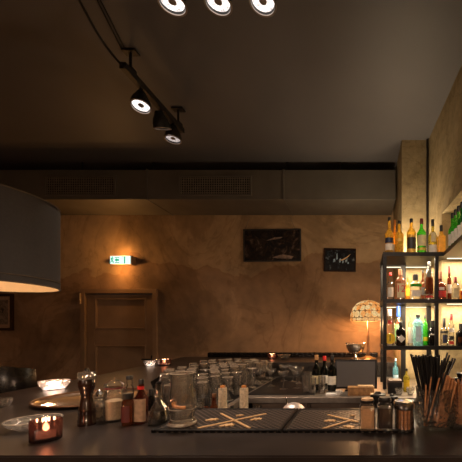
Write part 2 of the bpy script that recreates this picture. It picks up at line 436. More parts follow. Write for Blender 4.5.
for x0, x1 in ((45, 117), (179, 252)):
    a, b = WX(x0, Yd), WX(x1, Yd); z0 = HC+(CY-196)*Yd/F; z1 = HC+(CY-176)*Yd/F
    g = thing('vent_grille', 'black slotted vent grille on the duct, ' + ('the one above the drum lamp and door' if x0 < 100 else 'the one nearest the middle of the wall'), 'vent', ((a+b)/2, Yd-.001, (z0+z1)/2), 0, 'vent grilles on the air duct')
    w, hh = b-a, z1-z0
    bm = BM()
    for s in (-1, 1):
        add_box(bm, (s*(w/2-.01), -.008, 0), (.02, .016, hh), 0, .003); add_box(bm, (0, -.008, s*(hh/2-.01)), (w-.04, .016, .02), 0, .003)
    obj('frame', bm, 'duct', g, False)
    bm = BM(); add_box(bm, (0, -.002, 0), (w-.04, .002, hh-.04)); obj('backing', bm, 'duct_gap', g, False)  # black sheet stands in for the shade behind the slots
    bm = BM(); n = 30
    for i in range(n): add_box(bm, (-w/2+.02+(w-.04)*(i+.5)/n, -.007, 0), (.007, .006, hh-.041))
    for i in range(7): add_box(bm, (0, -.009, -hh/2+.02+(hh-.04)*(i+.5)/7), (w-.041, .004, .007))
    obj('louvre', bm, 'grille', g, False)

# pipe between the column and right wall
bm = BM(); add_tube(bm, [(.683, 3.365, .95), (.683, 3.365, CEIL-.01)], .012)
tag(obj('black_pipe', bm, 'black_metal'), 'thin black vertical pipe running from ceiling down the beige column corner', 'pipe')

# ------------------------------------------------------------------ bar counter
bar = thing('bar_counter', 'dark U-shaped bar counter wrapping the service area', 'bar counter', (0, 0, 0))
top = [(.74, .905), (.74, 1.42), (-.72, 1.42), (-.95, 1.5), (-1.45, 2.2), (-1.57, 2.5), (-1.70, 3.52), (.38, 3.52), (.38, 4.27), (-2.37, 4.27), (-2.2, 3.51), (-2.06, 2.48), (-1.98, .905)]
bm = BM(); add_prism(bm, top, 1.055, BAR)
es = [e for e in bm.edges if abs(e.verts[0].co.z-BAR) < 1e-5 and abs(e.verts[1].co.z-BAR) < 1e-5]
bmesh.ops.bevel(bm, geom=es, offset=.004, segments=2, affect='EDGES')
obj('countertop', bm, 'counter', bar, False)
body = [(.70, .98), (.70, 1.38), (-.74, 1.38), (-1.0, 1.46), (-1.5, 2.18), (-1.62, 2.5), (-1.74, 3.56), (.34, 3.56), (.34, 4.22), (-2.28, 4.22), (-2.12, 3.5), (-1.98, 2.48), (-1.90, .98)]
bm = BM(); add_prism(bm, body, .08, 1.055); obj('base', bm, 'counter_edge', bar, False)
bm = BM(); add_prism(bm, [(x*.985, y*.99+.015) for x, y in body], 0, .08); obj('plinth', bm, 'black_metal', bar, False)
# dark padded ledge on the rear leg by the wall
bm = BM()
x0, x1 = WX(205, 4.12), WX(378, 4.12)
add_box(bm, ((x0+x1)/2, 4.225, BAR+.03), (x1-x0, .08, .06), 0, .008)
n = 34
for i in range(n):
    add_lathe(bm, [(0, -.028), (.012, -.024), (.02, 0), (.012, .024), (0, .028)], 8, (x0+(x1-x0)*(i+.5)/n, 4.19, BAR+.045), mtx=Matrix.Rotation(PI/2, 4, 'Y'))
tag(obj('padded_ledge', bm, 'leather'), 'low black ledge lying along the rear bar top against the back wall', 'ledge')

# ------------------------------------------------------------------ steel worktop and cabinets
wt = thing('steel_worktop', 'lower steel worktop behind the bar, under the stemware and till', 'worktop')
wp = [(-.90, 1.60), (-.90, 2.45), (1.32, 2.45), (1.32, 2.91), (.67, 2.91), (.67, 3.34), (.40, 3.36), (.40, 3.50), (-1.69, 3.50), (-1.55, 2.52), (-1.42, 2.24), (-.965, 1.60)]
bm = BM(); add_prism(bm, wp, WT-.02, WT); obj('top', bm, 'steel', wt, False)
bm = BM(); add_box(bm, (.20, 2.444, WT-.0235), (2.2, .012, .045), 0, .004); add_box(bm, (-.893, 2.01, WT-.0235), (.012, .82, .045), 0, .004)
obj('rolled_edge', bm, 'steel', wt, False)
def cabinet(x0, x1, y0, y1, label, face='y'):
    c = thing('base_cabinet', label, 'cabinet', ((x0+x1)/2, (y0+y1)/2, 0), 0, 'steel base cabinets behind the bar')
    w, d = x1-x0-.006, y1-y0-.006
    bm = BM(); add_box(bm, (0, 0, .50), (w, d, .84), 0, .003); add_box(bm, (0, 0, .04), (w-.06, d-.08, .08))
    obj('carcass', bm, 'steel_dark', c, False)
    if face == 'y':
        for k, (z0, z1) in enumerate(((.74, .895), (.10, .72))):
            bm = BM(); add_box(bm, (0, -d/2-.010, (z0+z1)/2), (w-.03, .018, z1-z0), 0, .004)
            p = obj('drawer' if k == 0 else 'door', bm, 'steel_dark', c, False)
            hzz = (z0+z1)/2 if k == 0 else z1-.06
            bm = BM(); add_tube(bm, [(-.06, -d/2-.018, hzz), (-.06, -d/2-.045, hzz), (.06, -d/2-.045, hzz), (.06, -d/2-.018, hzz)], .006)
            obj('handle', bm, 'black_metal', p)
    else:
        for k, (z0, z1) in enumerate(((.74, .895), (.10, .72))):
            bm = BM(); add_box(bm, (w/2+.010, 0, (z0+z1)/2), (.018, d-.03, z1-z0), 0, .004)
            p = obj('drawer' if k == 0 else 'door', bm, 'steel_dark', c, False)
            hzz = (z0+z1)/2 if k == 0 else z1-.06
            bm = BM(); add_tube(bm, [(w/2+.018, -.06, hzz), (w/2+.045, -.06, hzz), (w/2+.045, .06, hzz), (w/2+.018, .06, hzz)], .006)
            obj('handle', bm, 'black_metal', p)
cabinet(-.85, -.40, 2.48, 3.30, 'steel drawer cabinet beneath the worktop left of the till')
cabinet(-.40, .13, 2.48, 3.30, 'steel drawer cabinet directly beneath the till')
cabinet(.13, .66, 2.48, 3.30, 'steel drawer cabinet beneath the bottle rack')
cabinet(-1.28, -.935, 2.02, 2.42, 'steel cabinet beneath the massed stemware', 'x')

# ------------------------------------------------------------------ bar mats
def mat_obj(x0, x1, label, art_):
    y0, y1 = G(200, 433).y, G(200, 411).y
    th = .012
    t = thing('bar_mat', label, 'bar mat', ((x0+x1)/2, (y0+y1)/2, BAR), 0, 'rubber bar mats')
    w, d = x1-x0, y1-y0
    bm = BM(); add_box(bm, (0, 0, th/2-.001), (w, d, th-.002), 0, .003); obj('mat_base', bm, 'rubber', t, False)
    bm = BM()
    for s in (-1, 1):
        add_box(bm, (s*(w/2-.006), 0, th/2+.001), (.012, d, th), 0, .003); add_box(bm, (0, s*(d/2-.006), th/2+.001), (w-.026, .012, th), 0, .003)
    obj('raised_rim', bm, 'plastic_black', t, False)
    ln, leafs = art_
    bm = BM(); O = Vector(((x0+x1)/2, (y0+y1)/2, 0))
    for a, b in ln:
        A, B = G(*a, BAR+th)-O, G(*b, BAR+th)-O
        dv = (B-A); n = Vector((-dv.y, dv.x, 0)).normalized()*.0042
        add_prism(bm, [(A-n)[:2], (B-n)[:2], (B+n)[:2], (A+n)[:2]], th-.002, th+.0015)
    obj('crossed_bars_print', bm, 'print', t, False)
    for (cx, cy, wpx, hpx, rot) in leafs:
        bm = BM()
        C_ = G(cx, cy, BAR+th)-O; L = wpx*(C_+O).y/F/2
        pts = [(-1, 0), (-.7, -.35), (-.25, -.15), (-.1, -.5), (.3, -.25), (.6, -.45), (1, 0), (.55, .1), (.7, .45), (.2, .3), (-.2, .5), (-.45, .2)]
        q = [(C_.x+L*(x*math.cos(rot)-y*math.sin(rot)*1.2), C_.y+L*(x*math.sin(rot)+y*1.3*math.cos(rot))) for x, y in pts]
        add_prism(bm, q, th-.002, th+.0015)
        obj('emblem_print', bm, 'print', t, False)
xm0, xm1 = G(151, 433).x, G(282, 433).x
xm2 = xm1 + (xm1-xm0)*1.0
mat_obj(xm0, xm1-.002, 'black ribbed rubber bar mat with gold crossed bars, under the mixing glass', ([((198, 428), (266, 413.5)), ((221, 413.5), (250, 428))], [(212, 419.5, 13, 4, .3), (240, 415.3, 8, 3, .2), (227, 425, 15, 4, .35), (256, 419, 12, 5, .5)]))
mat_obj(xm1+.002, xm2, 'black ribbed rubber bar mat with gold crossed bars, under the square jars', ([((328, 414.7), (358, 422)), ((323, 428.5), (353, 419.5))], [(330, 420.5, 12, 5, .1), (352.5, 415.5, 6, 3, 0), (349, 426.5, 13, 4, -.3)]))
MT = BAR+.0115   # top of a mat

# ------------------------------------------------------------------ stemware
def hollow(prof_out, prof_in): return prof_out + prof_in[::-1]
def wineglass(loc, label, group):
    t = thing('wine_glass', label, 'glass', loc, 0, group)
    lathe_obj('foot', [(0, 0), (.034, 0), (.034, .002), (.012, .005), (0, .006)], 'glass_mass', t, 20)
    lathe_obj('stem', [(0, .0045), (.010, .0055), (.0045, .012), (.004, .06), (.006, .075), (0, .079)], 'glass_mass', t, 8)
    lathe_obj('bowl', [(0, .076), (.015, .080), (.031, .098), (.0385, .125), (.037, .16), (.032, .200), (.031, .200), (.0358, .16), (.0370, .125), (.029, .10), (.013, .083), (0, .080)], 'glass_mass', t, 20)
    lathe_obj('rim', [(.0305, .2002), (.0325, .2002), (.0325, .2030), (.0305, .2030), (.0305, .2002)], 'rim', t, 18)
    lathe_obj('foot_edge', [(.0342, .0), (.0355, .0), (.0355, .003), (.0342, .003), (.0342, .0)], 'rim', t, 18)
    return t
def inner_x(Y):
    pts = [(-.95, 1.5), (-1.45, 2.2), (-1.57, 2.5), (-1.70, 3.52)]
    for (xa, ya), (xb, yb) in zip(pts, pts[1:]):
        if ya <= Y <= yb: return xa+(xb-xa)*(Y-ya)/(yb-ya)
DM = .005
def shademat(poly, lab):  # thin black sheet added in place of shade on the worktop
    bm = BM(); add_prism(bm, poly, WT, WT+DM-.0005)
    tag(obj('shade_mat', bm, 'plastic_black', None, False), lab, 'mat', 'added shade mats on the worktop')
shademat([(-.925, 1.70), (-.925, 3.44), (-1.64, 3.44), (-1.52, 2.54), (-1.39, 2.26), (-1.02, 1.70)], 'added black mat darkening the worktop under the massed stemware')
shademat([(-.90, 2.52), (-.37, 2.52), (-.37, 3.44), (-.90, 3.44)], 'added black mat standing in for the dark recess under the coupe glasses')
def bowlglass(name, label, group, H, rb, rt, foot=.032):
    t = thing(name, label, 'glass', (0, 0, 0), 0, group)
    hb = H*.48
    lathe_obj('foot', [(0, 0), (foot, 0), (foot, .002), (.012, .005), (0, .006)], 'glass_mass', t, 20)
    lathe_obj('stem', [(0, .0045), (.010, .0055), (.0045, .012), (.004, hb*.8), (.006, hb), (0, hb+.004)], 'glass_mass', t, 8)
    lathe_obj('bowl', [(0, hb+.001), (rb*.4, hb+.004), (rb*.85, hb+.022), (rb, hb+(H-hb)*.42), (rt, H), (rt-.0012, H), (rb-.0018, hb+(H-hb)*.42), (rb*.8, hb+.025), (rb*.35, hb+.008), (0, hb+.006)], 'glass_mass', t, 20)
    lathe_obj('rim', [(rt-.0018, H+.0002), (rt+.0005, H+.0002), (rt+.0005, H+.0025), (rt-.0018, H+.0025), (rt-.0018, H+.0002)], 'rim', t, 18)
    lathe_obj('foot_edge', [(foot+.0002, 0), (foot+.0015, 0), (foot+.0015, .003), (foot+.0002, .003), (foot+.0002, 0)], 'rim', t, 18)
    return t
GN = 'the massed glassware rows on the lower left worktop'
protos = [wineglass((0, 0, 0), 'clear stemmed wine glass standing among '+GN, 'wine glasses massed on the worktop'),
          bowlglass('white_wine_glass', 'slim clear white wine glass standing among '+GN, 'slim wine glasses massed on the worktop', .185, .034, .028),
          bowlglass('martini_glass', 'wide clear cocktail glass standing among '+GN, 'cocktail glasses massed on the worktop', .165, .028, .036)]
hb_ = tag(lathe_obj('highball_glass', [(0, 0), (.030, 0), (.031, .003), (.034, .155), (.0325, .155), (.029, .014), (0, .012)], 'glass_mass', None, 20), 'straight clear highball glass standing among '+GN, 'glass', 'highball glasses massed on the worktop')
protos.append(hb_)
used = [False]*4
Y = 1.78; row = 0
while Y < 3.42:
    x = -.965 - (.043 if row % 2 else 0)
    x_end = inner_x(Y)+.075
    while x > x_end:
        p = (x+random.uniform(-.006, .006), Y+random.uniform(-.008, .008), WT+DM)
        k = random.choice([0, 0, 1, 2, 3]) if Y > 2.1 else random.choice([0, 1, 0, 3])
        if not used[k]: protos[k].location = p; used[k] = True
        else: dup(protos[k], p, random.random()*6)
        x -= .086
    Y += .088; row += 1

# ------------------------------------------------------------------ bottles
CNT = 0
def bottle(loc, r, H, gm, cap, label, name='spirit_bottle', cat='bottle', shoulder=.60, neck=.32, cap_h=.1, sq=0, lab=None, group=None, capr=1.15, parts_extra=None, rz=0, flat=1.0):
    """H total height; shoulder: fraction where the body ends; lab: list of (z0frac,z1frac,mat,halfangle)"""
    t = thing(name, label, cat, loc, rz, group)
    nr = r*neck; hs = H*shoulder; hn = H*(shoulder+.16)
    prof = [(0, 0), (r*.92, 0), (r, .004), (r, hs), (r*.93, hs+(hn-hs)*.25), (r*.62, hs+(hn-hs)*.62), (nr*1.05, hn), (nr, hn+.01), (nr, H*(1-cap_h)), (0, H*(1-cap_h))]
    lathe_obj('glass_body', prof, gm, t, 24, sq=sq, sy=flat)
    if cap:
        cr = nr*capr
        lathe_obj('cap', [(0, H*(1-cap_h)+.0005), (cr, H*(1-cap_h)+.0005), (cr, H-.002), (cr*.9, H), (0, H)], cap, t, 16)
    for z0, z1, m, ha in (lab or []):
        r1, r2 = r+.0006, r+.0018
        a0, a1 = -PI/2-ha, -PI/2+ha
        bm = BM()
        add_lathe(bm, [(r1, H*z0), (r2, H*z0), (r2, H*z1), (r1, H*z1), (r1, H*z0)], 14, sq=sq, a0=a0, a1=a1, sy=flat)
        obj('label', bm, m, t)
    return t

# shelf rack ---------------------------------------------------------
YS = 2.76; YR = 3.27
rack = thing('bottle_rack', 'black metal open shelf rack of lit liquor bottles on the right', 'shelf')
SZ = [HC+78*YS/F, HC+31*YS/F, HC-16*YS/F]     # shelf top surfaces (front edge)
XL = .18; XRk = .715
def shelf_poly(z, side):
    if side: return [(XL, YS), (.70, YS), (.70, 1.25), (1.30, 1.25), (1.30, 2.90), (.685, 2.90), (.685, YR), (XL, YR)]
    return [(XL, YS), (1.30, YS), (1.30, 2.90), (.685, 2.90), (.685, YR), (XL, YR)]
for i, z in enumerate(SZ):
    bm = BM(); add_prism(bm, shelf_poly(z, i == 0), z-.034, z); obj('shelf_board', bm, 'shelf_metal', rack, False)
for x, y, zt in ((XL+.016, YS+.018, SZ[0]-.034), (WX(437, YS), YS+.018, SZ[0]-.034), (XL+.024, YR-.11, SZ[0]-.034), (.405, YR-.11, SZ[0]-.034), (.655, YR-.11, SZ[0]-.034)):
    bm = BM()
    zs = [WT]+[v for z in SZ[::-1] for v in (z-.034, z)]
    for a, b in ((WT, SZ[2]-.034), (SZ[2], SZ[1]-.034), (SZ[1], SZ[0]-.034)):
        add_box(bm, (x, y, (a+b)/2), (.032 if y < 3 else .046, .03, b-a-.001), 0, .002)
    obj('post', bm, 'shelf_metal', rack, False)
for i, z in enumerate(SZ):        # led strips under each board, front and back
    for y, x0, x1 in ((YR-.03, XL+.05, .66),):
        bm = BM(); add_box(bm, ((x0+x1)/2, y, z-.038), (x1-x0, .012, .006), 0, .001)
        obj('led_strip', bm, 'led', rack, False)
bm = BM(); add_box(bm, (1.0, 2.84, SZ[0]-.038), (.5, .012, .006)); obj('led_strip', bm, 'led', rack, False)
bm = BM(); add_box(bm, (1.0, 2.84, SZ[1]-.038), (.5, .012, .006)); obj('led_strip', bm, 'led', rack, False)
# strip along the recess soffit over the side shelf
bm = BM(); add_box(bm, (1.25, 2.1, SZ[0]+.008), (.03, 1.4, .014), 0, .002)
tag(obj('recess_light', bm, 'led'), 'warm light strip lying at the back of the side shelf in the wall recess', 'light')

# (px left, px right, top y, shelf, Y, ...)
def sb(i, pxl, pxr, ytop, Y, gm, cap, label, **k):
    z = SZ[i]; r = (pxr-pxl)/2*Y/F
    H = HC+(CY-ytop)*Y/F - z
    x = WX((pxl+pxr)/2, Y)
    return bottle((x, Y, z), r, H, gm, cap, label, **k)
Yf = 2.86
HA = 1.2
# top board
sb(0, 385, 393.5, 217.5, 2.83, 'amber', 'cap_black', 'amber whisky bottle with navy and white labels, leftmost on the top shelf', lab=[(.08, .26, 'lab_white', HA), (.28, .42, 'lab_navy', HA)], shoulder=.52)
sb(0, 391.5, 398, 220, 3.02, 'amber_deep', 'cap_orange', 'orange-capped amber bottle standing half hidden behind two others on the top shelf', shoulder=.55, cap_h=.16, lab=[(.1, .35, 'lab_cream', HA)])
sb(0, 395, 403.5, 221, 2.83, 'amber', 'cap_black', 'clear golden-amber bottle with dark cap, second from the left front of the top shelf', shoulder=.56, lab=[(.36, .44, 'lab_gold', HA)])
sb(0, 406.7, 415.8, 218.8, Yf, 'amber', 'cap_black', 'amber bottle with tall black and gold label beside the green bottle on the top shelf', shoulder=.60, cap_h=.12, lab=[(.06, .13, 'lab_gold', HA), (.14, .46, 'lab_black', HA), (.47, .52, 'lab_gold', HA)])
sb(0, 417, 426, 218.8, Yf, 'green', 'cap_red', 'green whiskey bottle with cream label and dark red cap on the top shelf', shoulder=.58, cap_h=.16, lab=[(.22, .52, 'lab_cream', HA), (.10, .17, 'lab_gold', HA)])
sb(0, 428.4, 437, 219.5, Yf, 'olive', 'cap_black', 'olive-glass bottle with white lower label and oval cream label on the top shelf', shoulder=.50, cap_h=.2, lab=[(.05, .26, 'lab_white', HA), (.34, .60, 'lab_cream', .6)])
sb(0, 437.4, 445.0, 225.5, 2.82, 'amber', 'cap_black', 'short square bottle with bright orange label at the corner of the top shelf', shoulder=.55, sq=.7, cap_h=.22, neck=.4, lab=[(.04, .60, 'lab_orange', .75)])
ords = ['first', 'second', 'third', 'fourth', 'fifth']
wh = ['next to the orange-labelled bottle', 'second in the row along the right wall', 'middle one of the five along the right wall', 'fourth in the row along the right wall', 'the one cut by the right edge of the photo']
for i in range(5):
    Y = 2.665-i*.076
    bottle((.748+.003*i, Y, SZ[0]), .0335, .298, 'green_dark' if i > 2 else 'green', 'cap_black', 'green wine-shaped bottle with white label, '+wh[i], name='green_bottle', group='green bottles along the right wall shelf', shoulder=.50, neck=.36, cap_h=.16, lab=[(.08, .36, 'lab_white', 2.2), (.70, .82, 'lab_yellow', 3.1)] if False else [(.08, .40, 'lab_white', 1.9)])
# middle board
sb(1, 386.5, 394, 273, 2.84, 'clearbottle', 'cap_bright_red', 'clear bottle with white label and small red cap, leftmost on the middle shelf', shoulder=.55, cap_h=.10, lab=[(.1, .45, 'lab_white', .8)])
b12 = sb(1, 395.2, 405.2, 269.5, 2.84, 'rose', 'cap_wood', 'square rose-coloured bottle with a large number 12 on the middle shelf', shoulder=.60, sq=.8, cap_h=.2, neck=.36, lab=[(.06, .52, 'lab_cream', .62), ])
text_obj('numeral', '12', .085, .0008, 'lab_red', b12, (0, -.0475, .09), (PI/2, 0, 0))
sb(1, 405.5, 410, 276, 3.0, 'amber_deep', 'cap_wood', 'slim brown-orange bottle standing behind the 12 bottle on the middle shelf', shoulder=.6, lab=[(.2, .5, 'lab_orange', 1)])
sb(1, 410.2, 420.8, 274.5, 2.84, 'clearbottle', 'cap_black', 'squat clear bottle with olive band and black stopper on the middle shelf', shoulder=.58, sq=.5, cap_h=.24, neck=.45, lab=[(.5, .60, 'green_dark', 1.2), (.12, .36, 'lab_white', .7)])
sb(1, 420, 426, 270, 3.04, 'brownglass', 'cap_black', 'dark brown bottle standing behind the clear squat and tall bottles', shoulder=.55, lab=[(.2, .45, 'lab_black', 1)])
sb(1, 424.4, 433.4, 262, 2.84, 'clearbottle', 'cap_black', 'tall clear gin bottle with long dark label on the middle shelf', shoulder=.68, cap_h=.1, lab=[(.12, .58, 'brownglass', .9), (.05, .1, 'lab_red', .9)])
sb(1, 434.2, 446.5, 271.5, 2.84, 'brownglass', 'cap_wood', 'wide round-shouldered bottle with red-brown contents, in front of the post on the middle shelf', shoulder=.50, cap_h=.26, neck=.26, lab=[(.08, .30, 'lab_red', .8), (.32, .42, 'lab_white', .4)])
sb(1, 442.5, 449.5, 266, 2.88+.13-.17, 'brownglass', 'cap_red', 'slim brown bottle with tall dark red cap on the middle shelf', shoulder=.55, cap_h=.22, neck=.45, lab=[(.2, .45, 'lab_black', 1)]) if False else None
sb(1, 447.2, 451.4, 266, 2.87, 'brownglass', 'cap_red', 'slim brown bottle with tall dark red cap on the middle shelf', shoulder=.58, cap_h=.22, neck=.55, lab=[(.2, .45, 'lab_white', 1)])
sb(1, 451.8, 459, 277, 2.82, 'clearbottle', 'cap_red', 'small clear bottle with cream label and dark red cap on the middle shelf', shoulder=.58, sq=.5, cap_h=.26, neck=.42, lab=[(.08, .5, 'lab_cream', .7)])
sb(1, 459.6, 467, 285, 2.82, 'amber_deep', 'cap_black', 'reddish bottle cut off by the photo edge on the middle shelf', shoulder=.6, sq=.6, lab=[(.3, .55, 'lab_red', .8)])
# bottom board
b1 = sb(2, 385.4, 393.8, 309.5, 2.83, 'clearbottle', 'cap_white', 'clear bottle with round yellow label bearing a 1, leftmost on the lower shelf', shoulder=.62, neck=.4, cap_h=.18, lab=[(.60, .70, 'lab_red', .5)])
bm = BM(); add_lathe(bm, [(0, 0), (.046, 0), (.046, .003), (0, .003)], 28, (0, -.0405, .062), mtx=Matrix.Rotation(PI/2, 4, 'X') @ Matrix.Scale(1.0, 4)); obj('round_label', bm, 'lab_yellow', b1)
text_obj('numeral', '1', .075, .0006, 'lab_black', b1, (0, -.0446, .062), (PI/2, 0, 0))
sb(2, 394.5, 402.5, 306, 3.0, 'clearbottle', 'cap_blue', 'clear bottle with tall blue cap and green label on the lower shelf', shoulder=.56, neck=.5, cap_h=.28, lab=[(.1, .52, 'lab_green', 1.2), (.55, .60, 'lab_red', .4)])
b3 = sb(2, 396.2, 405.4, 321.5, 2.82, 'blackglass', 'cap_black', 'squat black gin bottle with white diamond label on the lower shelf', shoulder=.62, sq=.4, cap_h=.18, neck=.35)
bm = BM(); q = .034; add_prism(bm, [(-q, 0), (0, -q), (q, 0), (0, q)], 0, .002, Matrix.Translation((0, -.0405, .062)) @ Matrix.Rotation(PI/2, 4, 'X')); obj('diamond_label', bm, 'lab_white', b3, False)
sb(2, 407.8, 412.6, 316, 2.86, 'clearbottle', 'cap_wood', 'slim clear bottle with tall white label on the lower shelf', shoulder=.68, lab=[(.08, .62, 'lab_white', 1.1)])
sb(2, 413.2, 422.4, 314.8, 2.83, 'aqua', 'cap_black', 'light blue glass gin bottle with black cap on the lower shelf', shoulder=.72, sq=.7, cap_h=.14, neck=.40, lab=[(.14, .62, 'lab_blue', .5)])
sb(2, 422.6, 427.6, 315, 2.86, 'green', 'cap_black', 'slender green bottle with black cap beside the light blue bottle', shoulder=.66, cap_h=.12, lab=[(.15, .28, 'lab_yellow', .9)])
sb(2, 428, 436.8, 320.5, 2.83, 'blackglass', 'cap_black', 'broad black faceted bottle next to the shelf post on the lower shelf', shoulder=.58, sq=.5, cap_h=.26, neck=.48, lab=[(.42, .47, 'lab_white', .7)])
sb(2, 440.2, 448, 318, 2.83, 'clearbottle', 'cap_black', 'clear bottle with black shoulder band and tall pourer right of the post', shoulder=.52, cap_h=.34, neck=.34, lab=[(.44, .53, 'lab_black', 1.4), (.10, .40, 'lab_navy', .6)])
sb(2, 448.6, 454, 314, 2.86, 'clearbottle', 'cap_red', 'slim clear bottle with red cap and white and red labels on the lower shelf', shoulder=.6, cap_h=.2, neck=.5, lab=[(.42, .55, 'lab_white', 1.1), (.18, .30, 'lab_black', .9), (.04, .14, 'lab_red', 1)])
sb(2, 456.4, 466, 323.5, 2.82, 'blackglass', 'cap_black', 'dark squat bottle cut off by the photo edge on the lower shelf', shoulder=.55, sq=.4, cap_h=.3, neck=.4, lab=[(.15, .4, 'brownglass', .8)])

# ------------------------------------------------------------------ under the rack
t = thing('coffee_grinder_box', 'small black box with metal lid under the bottle rack', 'box', (WX(394.5, 2.62), 2.62, WT))
box_obj('body', (0, 0, .045), (.115, .12, .09), 'plastic_black', t, .004)
box_obj('lid', (0, 0, .099), (.11, .115, .017), 'steel_dark', t, .004)
bottle((WX(395, 3.0)+.0, 2.95, WT), .026, .25, 'aqua', 'cap_white', 'pale blue bottle standing behind the small black box under the rack', shoulder=.6, lab=[(.1, .4, 'lab_blue', 1)])
bottle((WX(406.5, 2.66), 2.66, WT), .026, .19, 'olive', 'cap_black', 'yellow-green bottle on the worktop behind the black straws', shoulder=.6, lab=[(.1, .5, 'lab_yellow', 1)])
for i, (px, Y, r, hh) in enumerate(((399, 2.52, .035, .055), (410.5, 2.53, .034, .06))):
    t = thing('glass_bowl', ['small clear glass bowl on the worktop behind the metal-lidded jar', 'small clear glass bowl on the worktop behind the straw jar'][i], 'bowl', (WX(px, Y), Y, WT), 0, 'glass bowls behind the jars')
    lathe_obj('bowl', hollow([(0, 0), (r*.5, 0), (r*.6, .004), (r*.95, hh*.6), (r, hh)], [(0, .004), (r*.5, .007), (r*.88, hh*.62), (r-.003, hh)]), 'crystal', t, 20)

# ------------------------------------------------------------------ till, books, wine bottles on worktop
Yt = 2.72
t = thing('till_monitor', 'black flat till monitor standing on the steel worktop', 'monitor', (WX(356, Yt), Yt, WT))
w = 42*Yt/F; z0 = HC+(CY-388.5)*Yt/F-WT; z1 = HC+(CY-359.5)*Yt/F-WT
tilt = Matrix.Rotation(math.radians(-6), 4, 'X')
bm = BM(); add_box(bm, (0, 0, (z0+z1)/2), (w, .03, z1-z0), 0, .006, tilt); obj('housing', bm, 'plastic_black', t)
bm = BM(); add_box(bm, (0, -.0165, (z0+z1)/2+.002), (w-.035, .003, z1-z0-.035), 0, 0, tilt); obj('screen', bm, 'screen', t, False)
bm = BM(); add_box(bm, (0, .03, .006), (.18, .16, .012), 0, .004); add_box(bm, (0, .045, .07), (.06, .02, .12), 0, .004); obj('stand', bm, 'plastic_black', t)
Yb = 2.53
t = thing('wooden_box', 'honey-coloured wooden box lying in front of the till monitor', 'box', (WX(361, Yb), Yb, WT))
box_obj('body', (0, 0, .026), (.205, .08, .052), 'wood_box', t, .003)
box_obj('lid', (0, 0, .058), (.209, .084, .012), 'wood_box', t, .002)
box_obj('paper_stack', (.035, -.005, .0695), (.12, .06, .010), 'wood_pale', t, .001)['label'] = 'pale paper stack'
for i, (px, py, Y, cp, lm, lb) in enumerate(((316.5, 355, 2.74, 'cork', 'lab_cream', 'dark wine bottle with cork showing, leftmost of the three by the till'),
                                 (324.5, 356, 2.80, 'cap_bright_red', 'lab_white', 'dark wine bottle with red capsule, middle one of the three by the till'),
                                 (332, 355, 2.70, 'cap_black', 'lab_white', 'dark wine bottle with black capsule, nearest the till monitor'))):
    H = HC+(CY-py)*Y/F-WT
    bottle((WX(px, Y), Y, WT), .036, H, 'wineglass_dark', cp, lb, name='wine_bottle', shoulder=.58, neck=.38, cap_h=.14, lab=[(.18, .42, lm, 1.3)], group='wine bottles beside the till')
box_obj('dummy', (0, 0, 0), (.1, .1, .1), 'cap_white')
bpy.data.objects.remove(bpy.data.objects['dummy'])
tag(box_obj('folded_napkin', (WX(331.5, 2.53), 2.53, WT+.006), (.085, .06, .012), 'cap_white', None, .002), 'white folded napkin lying on the worktop before the wine bottles', 'napkin')
t = thing('espresso_cup', 'tiny white cup at the edge of the worktop left of the wooden box', 'cup', (WX(338.5, 2.51), 2.51, WT))
lathe_obj('cup_body', hollow([(0, 0), (.012, 0), (.02, .015), (.022, .04)], [(0, .003), (.011, .004), (.018, .016), (.020, .04)]), 'cap_white', t, 18)
bm = BM(); add_tube(bm, [(.02, 0, .032), (.032, 0, .028), (.032, 0, .016), (.019, 0, .013)], .003); obj('handle', bm, 'cap_white', t)
def tumbler(px, Y, r, H, label, z=WT, m='glass', group='clear tumblers on the steel worktop'):
    t = tag(lathe_obj('tumbler', hollow([(0, 0), (r*.85, 0), (r*.88, .003), (r, H)], [(0, .008), (r*.8, .01), (r-.003, H)]), m, None, 20), label, 'glass', group)
    t.location = (WX(px, Y), Y, z); return t
tb = ['tall clear tumbler standing left of the wine bottles', 'tall clear tumbler in front of the leftmost wine bottle', 'clear tumbler behind the gap left of the wine bottles', 'clear tumbler in front of the middle wine bottle']
for i, (px, Y, r, H) in enumerate(((306, 2.62, .034, .14), (312.5, 2.56, .03, .13), (308, 2.85, .034, .14), (322, 2.60, .030, .135))): tumbler(px, Y, r, H, tb[i], m='glass_mass')
# stemmed glasses in the dark middle of the worktop
for i, (px, Y) in enumerate(((271, 2.9), (283.5, 2.75), (284, 3.2), (297, 2.8), (299, 3.05), (293, 3.15))):
    g = thing('coupe_glass', ['clear coupe glass nearest the massed stemware', 'clear coupe glass standing alone in the middle of the dark worktop', 'clear coupe glass behind the lone middle coupe', 'clear coupe glass left of the tumblers', 'clear coupe glass behind the left tumblers', 'clear coupe glass deep on the dark worktop'][i], 'glass', (WX(px, Y), Y, WT+DM if px < 300 else WT+.0), 0, 'coupe glasses on the worktop')
    lathe_obj('foot', [(0, 0), (.034, 0), (.034, .002), (.01, .005), (0, .006)], 'glass_mass', g, 20)
    lathe_obj('stem', [(0, .0045), (.009, .0055), (.004, .012), (.004, .095), (.008, .105), (0, .108)], 'glass_mass', g, 8)
    lathe_obj('bowl', hollow([(0, .105), (.02, .110), (.042, .13), (.048, .155)], [(0, .109), (.019, .114), (.040, .133), (.0465, .155)]), 'glass_mass', g, 22)

# ribbed steel dome and pick behind the mat
t = thing('steel_dome_lid', 'ridged steel dome lid rising behind the bar mats', 'lid', (WX(293.5, 1.62), 1.62, 0))
